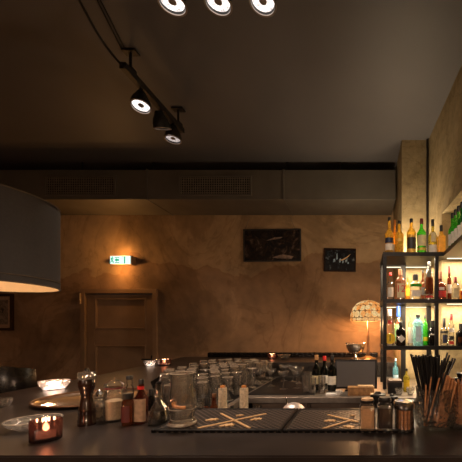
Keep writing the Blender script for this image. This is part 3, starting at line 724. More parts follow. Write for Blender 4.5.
# ------------------------------------------------------------------ underbar speed rail (carries things just below the counter)
UB = .985
rail = thing('underbar_shelf', 'dark narrow shelf hanging on the service side of the bar', 'shelf')
bm = BM(); add_box(bm, (-.10, 1.60, UB-.01), (1.5, .30, .02), 0, .003); obj('board', bm, 'black_metal', rail, False)
bm = BM()
for x in (-.75, .0, .55): add_box(bm, (x, 1.42, UB-.09), (.03, .07, .14), 0, .003); 
for x in (-.75, .0, .55): add_box(bm, (x, 1.58, UB-.03), (.03, .26, .02), 0, .003)
obj('bracket', bm, 'black_metal', rail, False)
t.location.z = UB
R = .063
prof = [(R, 0), (R, .048)]
for k in range(6):
    a = k/6*PI/2
    prof += [(R*math.cos(a)*(1.0), (.048)+R*.9*math.sin(a)), (R*math.cos(a+.13)*.965, (.048)+R*.9*math.sin(a+.13)*.985)]
prof += [(0, (.048)+R*.9)]
lathe_obj('dome', [(0, 0)]+prof, 'steel_bright', t, 28)
bm = BM(); add_tube(bm, [(-.03, 0, .085), (-.036, 0, .125)], .0035); add_lathe(bm, [(0, 0), (.007, .004), (0, .011)], 10, (-.036, 0, .122)); obj('handle', bm, 'chrome', t)

# two tall frosted tubes and small bottles on the underbar shelf
for i, px in enumerate((222.7, 244)):
    Y = 1.55; H = HC+(CY-385)*Y/F-UB; r = 4.1*Y/F
    t = thing('frosted_tube_glass', ['tall frosted cylinder with amber tip behind the left mat, left one of two', 'tall frosted cylinder with amber tip behind the left mat, right one of two'][i], 'glass', (WX(px, Y), Y, UB), 0, 'frosted cylinders behind the mat')
    lathe_obj('cylinder', [(0, 0), (r, 0), (r, H-.02), (r*.9, H-.012), (0, H-.012)], 'frost', t, 18)
    lathe_obj('amber_tip', [(0, H-.0115), (r*.55, H-.0115), (r*.6, H-.004), (0, H)], 'cap_orange', t, 14)
    lathe_obj('rim', hollow([(r*.92, H-.012), (r*1.08, H-.010), (r*1.08, H)], [(r*.92, H-.012), (r*1.0, H)]), 'glass', t, 18)
bottle((WX(232, 1.55), 1.55, UB), .021, .105, 'green_dark', 'cap_black', 'small green bottle standing between the two frosted cylinders', shoulder=.6, lab=[(.1, .5, 'green', 1)])
bottle((WX(206.5, 1.56), 1.56, UB), .022, .145, 'brownglass', 'cap_black', 'small brown bottle with black pourer behind the gold emblem of the left mat', shoulder=.5, cap_h=.3, neck=.35, lab=[(.1, .4, 'lab_paper', 1)])
bottle((WX(214, 1.62), 1.62, UB), .022, .150, 'brownglass', 'bronze', 'small brown bottle with copper cap beside the left frosted cylinder', shoulder=.5, cap_h=.12, neck=.4)
for i, (px, Y) in enumerate(((252.5, 1.55), (257.5, 1.68), (199, 1.64))):
    tumbler(px, Y, .021, .075, ['short clear shot glass right of the frosted cylinders', 'short clear shot glass behind another, right of the frosted cylinders', 'short clear shot glass behind the mixing glass'][i], UB, 'glass', 'shot glasses on the underbar shelf')

# ------------------------------------------------------------------ front counter, left to right
# crystal ashtray cut by the left edge
p = G(-14, 409)
t = thing('crystal_ashtray', 'square cut-glass ashtray at the far left edge of the bar', 'ashtray', (p.x, p.y+.03, BAR), .3)
bm = BM(); add_lathe(bm, hollow([(0, 0), (.040, 0), (.046, .01), (.048, .034)], [(0, .010), (.030, .012), (.038, .034)]), 32, sq=.6, rib=.03, nrib=16); obj('body', bm, 'crystal', t)
# wide low crystal dish
C1 = (-1.187, 1.165)
t = thing('crystal_dish', 'wide low cut-crystal dish behind the dark ribbed candle holder', 'dish', (C1[0], C1[1], BAR))
lathe_obj('bowl', hollow([(0, .0), (.042, 0), (.046, .004), (.064, .014), (.077, .030)], [(0, .006), (.042, .007), (.061, .018), (.073, .031)]), 'crystal_bright', t, 48, rib=.05, nrib=16)
lathe_obj('rim', [(.0735, .0305), (.0775, .0305), (.0775, .0335), (.0735, .0335), (.0735, .0305)], 'rim', t, 48)
# dark ribbed votive
def votive(loc, r, h, label, gm='glass_dark', power=.5, ribs=12, name='candle_holder'):
    t = thing(name, label, 'candle holder', loc)
    lathe_obj('holder', hollow([(0, 0), (r*.92, 0), (r, .004), (r, h)], [(0, .008), (r*.84, .01), (r*.88, h)]), gm, t, 48, rib=.035, nrib=ribs)
    lathe_obj('wax', [(0, .0105), (r*.62, .0105), (r*.62, h*.42), (0, h*.42)], 'wax', t, 20)
    lathe_obj('flame', [(0, h*.43), (.006, h*.43+.004), (.0085, h*.43+.011), (.005, h*.43+.022), (0, h*.43+.032)], 'flame', t, 10)
    light('candle_light', 'POINT', (0, 0, h*.43+.03), power, (1, .50, .24), .012, parent=t)
    return t
vx, vy, vr = stand(28, 63, 444.3)
votive((vx, vy, BAR), vr/1.03, .066, 'dark ribbed glass candle holder nearest the front left of the bar', power=.45)
# glowing glass bowl with candle
bx_, by_, br_ = stand(37.5, 70.5, 391.5, BAR)
t = thing('glowing_bowl', 'bright faceted glass bowl lit by a candle on the left bar top', 'candle holder', (bx_, by_, BAR))
r = br_
lathe_obj('bowl', hollow([(0, 0), (r*.5, 0), (r*.7, .006), (r*.95, .034), (r, .052)], [(0, .007), (r*.5, .009), (r*.86, .036), (r*.93, .052)]), 'crystal', t, 48, rib=.02, nrib=16)
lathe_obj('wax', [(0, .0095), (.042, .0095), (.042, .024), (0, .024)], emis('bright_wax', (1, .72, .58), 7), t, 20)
lathe_obj('flame', [(0, .0245), (.005, .03), (.006, .038), (0, .052)], 'flame', t, 10)
light('candle_light', 'POINT', (0, 0, .055), 2.2, (1, .62, .42), .02, parent=t)
# round metal tray
t = thing('round_tray', 'large round polished metal tray lying on the left of the bar', 'tray', (-1.365, 1.64, BAR))
lathe_obj('plate', [(0, 0), (.21, 0), (.226, .010), (.226, .014), (.208, .004), (0, .004)], 'tray', t, 64)
bm = BM(); add_lathe(bm, [(.226+.005*math.cos(a), .015+.005*math.sin(a)) for a in [i*PI/4 for i in range(9)]], 64); obj('rolled_rim', bm, 'bronze', t)
# pepper mill
mx_, my_, mr_ = stand(77, 96.5, 427)
t = thing('pepper_mill', 'dark turned wooden pepper mill with glass top on the bar', 'pepper mill', (mx_, my_, BAR))
k = mr_
lathe_obj('body', [(0, 0), (k, 0), (k, .022), (k*.93, .025), (k*.95, .034), (k*.90, .038), (k*.97, .048), (k*.93, .062), (k*.72, .085), (k*.60, .102), (k*.66, .115), (k*.72, .118), (k*.70, .124), (k*.80, .132), (k*.92, .145), (k*.95, .158), (k*.80, .170), (0, .170)], 'wood_dark', t, 32)
lathe_obj('glass_top', [(0, .1705), (k*.93, .1705), (k*1.0, .176), (k*1.0, .194), (k*.9, .197), (0, .197)], 'crystal', t, 24, rib=.03, nrib=12)
lathe_obj('finial', [(0, .1975), (.008, .1975), (.011, .204), (.007, .211), (0, .213)], 'chrome', t, 14)
# salt shaker
qx, qy, qr = stand(94.5, 104, 421)
t = thing('salt_shaker', 'small cut-glass salt shaker between the pepper mill and clip-top jar', 'shaker', (qx, qy, BAR))
lathe_obj('body', hollow([(0, 0), (.021, 0), (.023, .003), (.024, .06), (.018, .095)], [(0, .006), (.018, .008), (.020, .06), (.015, .095)]), 'crystal', t, 24, rib=.03, nrib=8)
lathe_obj('salt', [(0, .0082), (.0172, .0085), (.0185, .05), (0, .052)], 'sugar', t, 20)
lathe_obj('cap', [(0, .0955), (.018, .0955), (.018, .103), (.009, .113), (.004, .12), (0, .122)], 'chrome', t, 18)
# clip-top jar
qx, qy, qr = stand(103, 126, 423)
t = thing('clip_top_jar', 'clear clip-top jar of pale sugar with red seal', 'jar', (qx, qy, BAR))
r = qr
lathe_obj('glass_body', hollow([(0, 0), (r*.95, 0), (r, .005), (r, .100), (r*.86, .115), (r*.86, .125)], [(0, .006), (r*.92, .008), (r*.94, .100), (r*.80, .114), (r*.80, .125)]), 'hero', t, 32)
lathe_obj('sugar', [(0, .0085), (r*.90, .009), (r*.90, .078), (r*.4, .084), (0, .080)], 'sugar', t, 24)
lathe_obj('seal', [(r*.82, .1255), (r*.92, .1255), (r*.94, .128), (r*.92, .131), (r*.82, .131)], 'cap_red', t, 28)
lathe_obj('lid', [(0, .1315), (r*.90, .1315), (r*.95, .136), (r*.90, .144), (r*.5, .150), (0, .151)], 'clearbottle', t, 28)
bm = BM()
for s in (-1, 1): add_tube(bm, [(s*r*1.02, -.01, .085), (s*r*1.06, -.008, .12), (s*r*1.0, 0, .143), (s*r*.5, 0, .156), (0, 0, .158)], .0016, 6)
add_tube(bm, [(0, 0, .157), (0, 0, .167)], .003, 6)
obj('wire_clip', bm, 'chrome', t)
# row of bottles
def fb(px0, px1, ybase, ytop, gm, cap, label, dy=0, z=BAR, **k):
    X, Y, r = stand(px0, px1, ybase, z)
    H = HC+(CY-ytop)*Y/F-z
    return bottle((X, Y, z), r, H, gm, cap, label, **k)
fb(121.5, 134, 426.5, 393, 'brownglass', 'cap_black', 'short red-brown bitters bottle with wide black cap by the sugar jar', shoulder=.72, cap_h=.18, neck=.80, lab=[(.12, .62, 'lab_maroon', .9)])
b = fb(135, 147.5, 424.5, 379, 'redliq', 'cap_black', 'bottle with old paper label and red contents in front of others', shoulder=.55, cap_h=.12, neck=.40, lab=[(.06, .56, 'lab_paper', 1.25)], sq=.3)
bm = BM(); add_lathe(bm, [(0, 0), (.0095, 0), (.0095, .012), (0, .012)], 14, (0, 0, .128)); obj('red_collar', bm, 'cap_bright_red', b)
fb(125, 134, 410, 375.5, 'clearbottle', 'cap_black', 'clear bottle with black knob stopper behind the bitters bottle', shoulder=.62, cap_h=.12, neck=.7)
fb(148.0, 155, 411, 389, 'blackglass', 'cap_black', 'small dark bottle behind the decanter and paper-labelled bottle', shoulder=.6, cap_h=.3, neck=.7)
fb(136.5, 142.5, 407, 386, 'clearbottle', 'cap_bright_red', 'clear bottle with bright red cap behind the paper-labelled bottle', shoulder=.6, cap_h=.16, neck=.7)
# decanter
qx, qy, qr = stand(147.5, 170, 426.5)
t = thing('decanter', 'bell-shaped glass decanter half full of dark liquid', 'decanter', (qx, qy, BAR))
r = qr
lathe_obj('glass_body', hollow([(0, 0), (r*.95, 0), (r, .006), (r*.98, .035), (r*.72, .062), (r*.40, .084), (r*.30, .095), (r*.40, .098), (r*.40, .104), (r*.32, .108), (r*.34, .150)], [(0, .005), (r*.9, .007), (r*.92, .034), (r*.65, .062), (r*.33, .084), (r*.24, .095), (r*.24, .110), (r*.27, .150)]), 'clearbottle', t, 32)
lathe_obj('liquid', [(0, .0075), (r*.88, .008), (r*.905, .034), (r*.72, .052), (0, .052)], 'darkliq', t, 28)
lathe_obj('stopper', [(0, .128), (.007, .128), (.008, .150), (.010, .153), (.010, .158), (0, .159)], 'plastic_black', t, 16)
# mixing glass
qx, qy, qr = stand(168, 196.5, 428.5, MT)
t = thing('mixing_glass', 'large footed glass mixing beaker with orange peel inside on the left mat', 'glass', (qx, qy, MT+.0015))
r = qr/1.02
lathe_obj('glass_body', hollow([(0, 0), (r*.98, 0), (r*1.02, .006), (r*.95, .014), (r*.80, .022), (r*.86, .034), (r*.97, .060), (r*1.0, .085), (r*.90, .12), (r*.86, .15), (r*.90, .184)], [(0, .018), (r*.66, .022), (r*.80, .038), (r*.90, .062), (r*.93, .085), (r*.83, .12), (r*.80, .15), (r*.85, .184)]), 'hero', t, 32, rib=.012, nrib=16)
bm = BM()
add_tube(bm, [(r*.6*math.cos(a), r*.6*math.sin(a)-.005, .075+.010*math.sin(a*.8)) for a in [3.4+i*.28 for i in range(9)]], .006, 8)
obj('orange_peel', bm, 'cap_orange', t)
lathe_obj('rim', [(r*.855, .1843), (r*.90, .1843), (r*.90, .188), (r*.855, .188), (r*.855, .1843)], 'rim', t, 32)
lathe_obj('foot_ring', [(r*1.022, .001), (r*1.05, .003), (r*1.05, .010), (r*1.0, .013), (r*1.025, .006), (r*1.022, .001)], 'rim', t, 32)
for k_, z_ in ((.80, .022), (.97, .060)):
    lathe_obj('ridge', [(r*k_+.0012, z_-.0016), (r*k_+.0030, z_), (r*k_+.0012, z_+.0016), (r*k_+.0012, z_-.0016)], 'rim', t, 32)
# square jars
def sqjar(px0, px1, ytop, label, fill, lidm, knobm, ybase=431.5):
    p = G((px0+px1)/2, ybase, MT); r = (px1-px0)/2*p.y/F; Y = p.y+r
    r = (px1-px0)/2*(p.y)/F
    H = HC+(CY-ytop)*(Y)/F-MT
    t = thing('square_jar', label, 'jar', (WX((px0+px1)/2, Y)-.002, Y, MT+.0015), 0, 'square glass jars on the mat')
    r -= .0012
    lathe_obj('glass_body', hollow([(0, 0), (r*.96, 0), (r, .004), (r, H*.74), (r*.78, H*.82), (r*.72, H*.86)], [(0, .005), (r*.90, .006), (r*.92, H*.74), (r*.70, H*.815), (r*.66, H*.86)]), 'clearbottle', t, 32, sq=.85)
    lathe_obj('contents', [(0, .0065), (r*.88, .0068), (r*.90, H*.68), (0, H*.70)], fill, t, 32, sq=.85)
    lathe_obj('lid', [(0, H*.865), (r*.86, H*.865), (r*.88, H*.88), (r*.88, H*.945), (0, H*.945)], lidm, t, 28)
    lathe_obj('lid_top', [(0, H*.946), (r*.80, H*.946), (r*.76, H), (0, H)], knobm, t, 28)
    return t
sqjar(359.5, 376.3, 398.5, 'square glass jar of tan powder with pale wooden lid top', 'spice', 'cap_black', 'wood_pale')
sqjar(377.2, 393.6, 397.5, 'square glass jar of dark beans with black lid', 'beans', 'cap_black', 'cap_black')
# black lidded tins behind
for i, (px, py, Y, r_) in enumerate(((378, 391.5, 1.56, .036), (386.5, 394, 1.60, .028))):
    H = HC+(CY-py)*Y/F-UB
    t = thing('black_canister', ['glossy black canister behind the two square jars', 'smaller black canister behind the jar of dark beans'][i], 'canister', (WX(px, Y)+(.0 if i == 0 else .028), Y, UB), 0, 'black canisters behind the square jars')
    lathe_obj('body', [(0, 0), (r_, 0), (r_, H*.8), (0, H*.8)], 'plastic_black', t, 24)
    lathe_obj('lid', [(0, H*.801), (r_*1.05, H*.801), (r_*1.05, H*.93), (r_*.5, H*.95), (r_*.3, H), (0, H)], 'plastic_black', t, 24)
# metal-lidded jar of sticks
p = G(404.5, 431, MT); r = .036; Y = p.y+r; JX = WX(404.5, Y)
t = thing('lidded_stick_jar', 'round glass jar of upright cinnamon sticks with brushed metal lid', 'jar', (JX, Y, BAR))
H = HC+(CY-400.5)*Y/F-BAR
lathe_obj('glass_body', hollow([(0, 0), (r*.94, 0), (r*.96, .004), (r*.96, H*.76)], [(0, .005), (r*.88, .006), (r*.88, H*.76)]), 'clearbottle', t, 28)
lathe_obj('lid', [(0, H*.765), (r*1.06, H*.765), (r*1.10, H*.80), (r*1.10, H*.95), (r*.98, H), (r*.5, H*1.01), (0, H*1.01)], 'chrome', t, 28)
def stick(name, label, cat, a, b, rr, m, group, seg=7):
    bm = BM(); a = Vector(a); b = Vector(b); add_tube(bm, [(0, 0, 0), b-a], rr, seg)
    o = tag(obj(name, bm, m), label, cat, group); o.location = a; return o
for i in range(12):
    a = i/12*2*PI; rr = r*.66
    q = (JX+rr*math.cos(a), Y+rr*math.sin(a))
    stick('cinnamon_stick', 'brown cinnamon stick upright inside the metal-lidded jar', 'cinnamon stick', (*q, BAR+.0115), (q[0], q[1], BAR+H*.70), .0050, 'stick', 'cinnamon sticks in the jar')
# straw jar
SX, SY = .266, 1.175
t = thing('straw_jar', 'large cut-glass jar crammed with black straws and wooden sticks', 'jar', (SX, SY, BAR))
r = .0755
lathe_obj('glass_body', hollow([(0, 0), (r*.72, 0), (r*.86, .006), (r*1.0, .035), (r*1.0, .062), (r*.90, .085), (r*.88, .118), (r*.93, .146)], [(0, .010), (r*.66, .012), (r*.88, .037), (r*.90, .062), (r*.84, .085), (r*.83, .118), (r*.89, .146)]), M['jar_glass'], t, 48, rib=.012, nrib=20)
def into(px, py, z0r, off):     # target point from picture for top of a straw
    Yt_ = SY + off; return P(px, py, Yt_)
for i in range(30):
    off = random.uniform(-.045, .05)
    px = 411 + (439-411)*i/29 + random.uniform(-.6, .6)
    T = P(px, 355.5+random.uniform(-1.6, 2), SY+off)
    bx = SX + (T.x-SX)*.30 + random.uniform(-.010, .010) + .002; by = SY+off*.55
    stick('drinking_straw', 'black drinking straw bunched upright in the cut-glass jar', 'straw', (bx, by, BAR+.0125), T, .0036, 'straw', 'black straws in the cut-glass jar')
for (px, py, off) in ((447.5, 352.5, -.02), (449.5, 355, .02), (453, 358, -.035), (455.5, 358.5, -.01), (445, 358, -.04), (450, 361, -.05), (442, 360, -.045)):
    T = P(px, py, SY+off); bx = SX-.030+random.uniform(-.012, .012); by = SY+off*.7
    stick('drinking_straw', 'black drinking straw leaning right over the rim of the cut-glass jar', 'straw', (bx, by, BAR+.0125), T, .0036, 'straw', 'leaning black straws in the cut-glass jar')
for i in range(20):
    off = -.052 + .075*random.random()
    T = P(444.5+12*(i/19), 374+8*(i/19)+random.uniform(-1.5, 1.5), SY+off); bx = SX+(-.015+.045*i/19); by = SY+off*.75-.004
    stick('wooden_stirrer', 'orange-brown wooden stirrer leaning right in the cut-glass jar', 'stirrer', (bx, by, BAR+.0125), T, .0034, 'stick', 'wooden stirrers in the cut-glass jar')
for px0_, py0_, px1_, py1_ in ((427, 412, 431.5, 377), (431, 415, 439.5, 378), (423, 402, 426, 385)):
    A = P(px0_, py0_, SY-.055); T = P(px1_, py1_, SY-.06); 
    d = (T-A); A = A - d*((A.z-(BAR+.016))/d.z)
    A.x = max(SX-.045, min(SX+.045, A.x)); A.y = SY-.035
    stick('wooden_stirrer', 'orange-brown wooden stirrer standing among the black straws', 'stirrer', A, T, .0028, 'stick', 'wooden stirrers among the straws')
# second jar at right edge
p = G(464, 431); X2, Y2 = p.x+.004, p.y+.05
t = thing('stirrer_glass', 'clear glass of wooden stirrers at the right edge of the bar', 'jar', (X2, Y2, BAR))
r = .046
lathe_obj('glass_body', hollow([(0, 0), (r*.9, 0), (r, .01), (r*.95, .06), (r, .125)], [(0, .010), (r*.84, .012), (r*.88, .06), (r*.94, .125)]), 'jar_glass', t, 36, rib=.02, nrib=16)
for i in range(12):
    a = i*2.4; rr = .010+.024*((i*7) % 12)/12
    b0 = (X2+rr*.8*math.cos(a), Y2+rr*.8*math.sin(a), BAR+.0125)
    stick('wooden_stirrer', 'orange-brown wooden stirrer in the glass at the right edge', 'stirrer', b0, (X2+rr*1.25*math.cos(a)-.006, Y2+rr*1.2*math.sin(a), BAR+.158+.02*random.random()), .0040, 'stick', 'wooden stirrers in the right edge glass')
Yk = 1.36
t = thing('black_shaker', 'black knob-topped canister behind the stirrers at the right edge', 'canister', (WX(459.5, Yk), Yk, BAR))
H = HC+(CY-372)*Yk/F-BAR; r = .032
lathe_obj('body', [(0, 0), (r*.9, 0), (r, .01), (r, H*.80), (r*.8, H*.86), (0, H*.86)], 'plastic_black', t, 24)
lathe_obj('knob', [(0, H*.861), (r*.3, H*.865), (r*.35, H*.93), (r*.45, H*.97), (0, H)], 'plastic_black', t, 18)

# ------------------------------------------------------------------ things on the rear and left legs
def candle_small(px, py, lab, r=.045, pw=.8):
    p = G(px, py); return votive((p.x, p.y, BAR), r, .06, lab, 'glass_dark', pw, 10)
candle_small(272, 358.6, 'small dark glass candle holder glowing on the rear bar top', .052, .5)
candle_small(164.5, 365.3, 'small dark glass candle holder on the left leg of the bar, near the door', .055, .6)
p = G(284, 359.2)
t = thing('glass_dish', 'shallow clear glass dish beside the rear candle', 'dish', (p.x, p.y, BAR))
lathe_obj('bowl', hollow([(0, 0), (.035, 0), (.06, .02), (.082, .056)], [(0, .006), (.033, .007), (.055, .024), (.078, .056)]), 'crystal', t, 36, rib=.02, nrib=16)
p = G(152.5, 365.8)
t = thing('glowing_dish', 'bright glass dish left of the small candle on the far left leg', 'dish', (p.x-.02, p.y, BAR))
lathe_obj('bowl', hollow([(0, 0), (.035, 0), (.05, .02), (.062, .052)], [(0, .006), (.033, .007), (.045, .024), (.058, .052)]), 'crystal', t, 36, rib=.02, nrib=16)
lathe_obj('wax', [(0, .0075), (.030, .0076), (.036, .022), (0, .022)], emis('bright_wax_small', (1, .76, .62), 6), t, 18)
light('candle_light', 'POINT', (0, 0, .035), .08, (1, .62, .42), .03, parent=t)

# coloured-glass table lamp
Yl = 3.92
L = thing('table_lamp', 'dome lamp with cream and amber glass tiles on a bronze stem', 'lamp', (WX(368, Yl), Yl, BAR))
R = 17.6*Yl/F; zb = HC+(CY-321.5)*Yl/F-BAR; zt = HC+(CY-300.5)*Yl/F-BAR; hh = zt-zb
def dome(t, off=0):   # t 0 bottom ..1 top
    a = t*PI/2
    if t < .12: return (R-off, zb+t/.12*.035)
    a = (t-.12)/.88*PI/2
    return ((R-off)*math.cos(a)**.85 if a < PI/2-1e-4 else 0, zb+.035+(hh-.035-off)*math.sin(a))
N = 24
inner = [dome(i/N, .006) for i in range(N+1)]; inner[-1] = (0, inner[-1][1])
inn2 = [dome(i/N, .010) for i in range(N+1)]; inn2[-1] = (0, inn2[-1][1])
lathe_obj('leading', inner+inn2[::-1], mat('lead_came', (.22, .11, .04), .5, .2), L, 40)
tilem, nt, out = _new('opal_tiles')
e = nt.nodes.new('ShaderNodeEmission'); v = nt.nodes.new('ShaderNodeTexVoronoi'); v.inputs['Scale'].default_value = 17
tc = nt.nodes.new('ShaderNodeTexCoord'); _lk(nt, tc.outputs['Object'], v.inputs['Vector'])
rr_ = _ramp(nt, v.outputs['Color'], [(.25, (1, .34, .07)), (.45, (1, .50, .16)), (.75, (1, .68, .30))])
n_ = _noise(nt, 60); mu = nt.nodes.new('ShaderNodeMath'); mu.operation = 'MULTIPLY_ADD'; mu.inputs[1].default_value = 1.2; mu.inputs[2].default_value = .2
_lk(nt, n_.outputs['Fac'], mu.inputs[0]); _lk(nt, mu.outputs[0], e.inputs['Strength'])
_lk(nt, rr_.outputs['Color'], e.inputs['Color']); _lk(nt, e.outputs[0], out.inputs['Surface'])
bm = BM()
rows = [(.003, .135, 18), (.145, .345, 18), (.355, .555, 16), (.565, .755, 13), (.765, .95, 8)]
for ri, (t0, t1, n) in enumerate(rows):
    for i in range(n):
        ac = 2*PI*(i+(.5 if ri % 2 else 0))/n; ha = PI/n*.97
        pts = []
        tm = (t0+t1)/2; th_ = (t1-t0)/2
        for k in range(12):
            an = 2*PI*k/12; cx_, sx_ = math.cos(an), math.sin(an)
            f_ = 1/((abs(cx_)**4+abs(sx_)**4)**.25)
            a = ac+ha*cx_*f_; tt = tm+th_*sx_*f_
            rr, z = dome(max(0, min(.999, tt)))
            pts.append(bm.verts.new((rr*math.cos(a), rr*math.sin(a), z)))
        rr, z = dome(tm); cv = bm.verts.new(((rr+.006)*math.cos(ac), (rr+.006)*math.sin(ac), z+.002))
        for k in range(12): bm.faces.new((pts[k], pts[(k+1) % 12], cv))
lathe = obj('shade', bm, tilem, L)
lathe['label'] = 'cream and amber glass tiles'
lathe_obj('stem', [(0, .04), (.020, .04), (.026, .06), (.018, .10), (.014, .20), (.018, .26), (.013, .30), (.012, zb+.05), (0, zb+.05)], 'bronze', L, 20)
lathe_obj('base', [(0, 0), (.095, 0), (.10, .008), (.085, .018), (.05, .028), (.03, .042), (0, .044)], 'brass', L, 32)
lathe_obj('finial', [(0, zt), (.012, zt+.002), (.008, zt+.012), (.005, zt+.022), (0, zt+.024)], 'brass', L, 14)
for sx in (-1, 1):
    lathe_obj('bulb', [(0, 0), (.015, .004), (.028, .03), (.022, .05), (.012, .068), (0, .07)], 'bulb', L, 16, c=(sx*.06, 0, zb+.01))
    bm = BM(); add_tube(bm, [(sx*.06, 0, zb+.079), (sx*.055, 0, zb+.095), (0, 0, zb+.085)], .005); obj('socket_arm', bm, 'bronze', L)
light('lamp_light', 'POINT', (-.06, -.04, zb-.02), 26, (1, .52, .22), .05, parent=L)
# silver punch bowl
Yp = 3.86
t = thing('silver_bowl', 'footed silver bowl with scalloped rim beside the dome lamp', 'bowl', (WX(355.5, Yp), Yp, BAR))
r = 9.5*Yp/F; kz = (HC+(CY-344)*Yp/F-BAR)
lathe_obj('bowl', hollow([(0, kz*.35), (r*.35, kz*.38), (r*.75, kz*.55), (r*.95, kz*.8), (r, kz)], [(0, kz*.40), (r*.33, kz*.43), (r*.70, kz*.60), (r*.88, kz*.8), (r*.93, kz)]), 'chrome', t, 40, rib=.03, nrib=14)
lathe_obj('foot', [(0, 0), (r*.5, 0), (r*.48, .01), (r*.2, .03), (r*.16, kz*.345), (0, kz*.345)], 'chrome', t, 24)
bm = BM()
for i in range(14):
    a = 2*PI*i/14; bmesh.ops.create_icosphere(bm, subdivisions=1, radius=.011, matrix=Matrix.Translation((r*.97*math.cos(a), r*.97*math.sin(a), kz+.008)))
obj('beaded_rim', bm, 'chrome', t)

# ------------------------------------------------------------------ wall things
# exit sign
sx0, sx1 = WX(109.5, YB-.1), WX(130.8, YB-.1); szc = HC+(CY-259.8)*(YB-.1)/F
t = thing('exit_sign', 'illuminated green and white emergency exit sign glowing above the door', 'sign', ((sx0+sx1)/2, YB, szc))
w = sx1-sx0; hS = .118
bm = BM(); add_box(bm, (0, -.045, 0), (w, .085, hS), 0, .003); obj('housing', bm, mat('sign_housing', (.35, .22, .12), .5), t, False)
bm = BM(); add_box(bm, (-.005, -.090, 0), (w-.014, .004, hS-.014)); obj('face', bm, 'sign_face', t, False)
yq = -.0925
FX = Matrix.Translation((0, yq, 0)) @ Matrix.Rotation(PI/2, 4, 'X')
bm = BM()
def rc(x0, x1, z0, z1): add_prism(bm, [(x0, z0), (x1, z0), (x1, z1), (x0, z1)], 0, .0012, FX)
def pl(pts): add_prism(bm, pts, 0, .0012, FX)
# running person
x = -.115
add_lathe(bm, [(0, 0), (.0085, 0), (.0085, .0012), (0, .0012)], 14, (x+.008, yq, .036), mtx=Matrix.Rotation(PI/2, 4, 'X'))
pl([(x-.012, .022), (x-.004, .028), (x+.010, .020), (x+.012, -.010), (x-.002, -.012)])
pl([(x-.004, -.010), (x+.012, -.008), (x+.026, -.022), (x+.020, -.042), (x+.012, -.040), (x+.014, -.026)])
pl([(x-.002, -.008), (x+.006, -.014), (x-.010, -.032), (x-.026, -.034), (x-.026, -.026), (x-.013, -.024)])
pl([(x+.006, .022), (x+.012, .026), (x+.026, .010), (x+.022, .005)])
# arrow
pl([(-.075, 0), (-.052, .026), (-.052, .012), (-.022, .012), (-.022, -.012), (-.052, -.012), (-.052, -.026)])
rc(-.075, -.018, .030, .038); rc(-.075, -.018, -.038, -.030)
# doorway
rc(.046, .060, -.044, .044); rc(.018, .046, .038, .044)
obj('pictogram', bm, 'sign_green', t, False)
light('sign_lamp', 'POINT', (.0, -.15, -.10), 4.6, (1, .47, .13), .02, parent=t)
light('sign_lamp', 'POINT', (.0, -.15, .10), 4.4, (1, .47, .13), .02, parent=t)

def picture(name, px0, py0, px1, py1, m, label, fw=.02, tilt=0, frame='cap_black', depth=.03, Y=YB, mount=None):
    c = P((px0+px1)/2, (py0+py1)/2, YB); w = (px1-px0)*YB/F; h = (py1-py0)*YB/F
    t = thing(name, label, 'picture', (c.x, YB, c.z)); t.rotation_euler = (0, tilt, 0)
    bm = BM()
    for s in (-1, 1):
        add_box(bm, (s*(w/2-fw/2), -depth/2, 0), (fw, depth-.002, h), 0, .003); add_box(bm, (0, -depth/2, s*(h/2-fw/2)), (w-2*fw-.001, depth-.002, fw), 0, .003)
    obj('frame', bm, frame, t, False)
    if mount:
        bm = BM(); add_box(bm, (0, -depth*.45, 0), (w-2*fw, .004, h-2*fw)); obj('mount', bm, mount, t, False)
        bm = BM(); add_box(bm, (0, -depth*.45-.003, 0), (w-2*fw-.07, .003, h-2*fw-.09)); obj('print', bm, m, t, False)
    else:
        bm = BM(); add_box(bm, (0, -depth*.5, 0), (w-2*fw, .006, h-2*fw)); obj('print', bm, m, t, False)
    return t, w, h
t, w, h = picture('framed_painting', 244, 229.5, 301.3, 261.8, 'art1', 'wide near-black framed painting hanging in the middle of the back wall', .016, math.radians(-.6))
bm = BM()
for s, xx in ((-1, -.36), (1, .30)): add_tube(bm, [(xx, -.012, h/2), (xx+.06*(-s), -.006, h/2+.17)], .002, 6)
obj('hanging_wire', bm, 'duct', t)
bm = BM(); pts = [(-.16, .07), (-.05, .115), (.06, .12), (.02, .095), (-.08, .085)]
add_prism(bm, pts, 0, .002, Matrix.Translation((.08, -.0185, -.01)) @ Matrix.Rotation(PI/2, 4, 'X'))
PP = mat('pale_paint', (.22, .15, .11), .5, 0, .6, 30)
obj('pale_brushstroke', bm, PP, t, False); bm = BM()
pts = [(.02, -.16), (.16, -.12), (.30, -.15), (.28, -.18), (.10, -.175)]
add_prism(bm, pts, 0, .002, Matrix.Translation((-.02, -.0185, .0)) @ Matrix.Rotation(PI/2, 4, 'X'))
obj('pale_brushstroke', bm, PP, t, False)
t, w, h = picture('framed_photograph', 324, 248.8, 356, 272, 'art2', 'small dark framed photograph with blue lights hanging near the lamp', .02, math.radians(.8), 'wood_dark')
bm = BM()
pts = [(-.02, -.005), (.04, .015), (.10, .05), (.145, .085), (.10, .035), (.04, -.005)]
add_prism(bm, pts, 0, .002, Matrix.Translation((0, -.0185, 0)) @ Matrix.Rotation(PI/2, 4, 'X')); obj('golden_streak', bm, 'print', t, False)
bm = BM()
for x, z, a, b in ((-.09, -.03, .03, .05), (-.05, .005, .02, .09), (-.01, -.035, .025, .06), (.03, -.04, .02, .05), (.07, -.03, .03, .04), (.10, -.05, .02, .03)):
    add_prism(bm, [(x, z), (x+a, z+.008), (x+a*.8, z+b), (x+.004, z+b*.8)], 0, .002, Matrix.Translation((0, -.0185, 0)) @ Matrix.Rotation(PI/2, 4, 'X'))
obj('blue_shape', bm, mat('pale_blue_print', (.30, .42, .52), .5, 0, .4, 60), t, False)
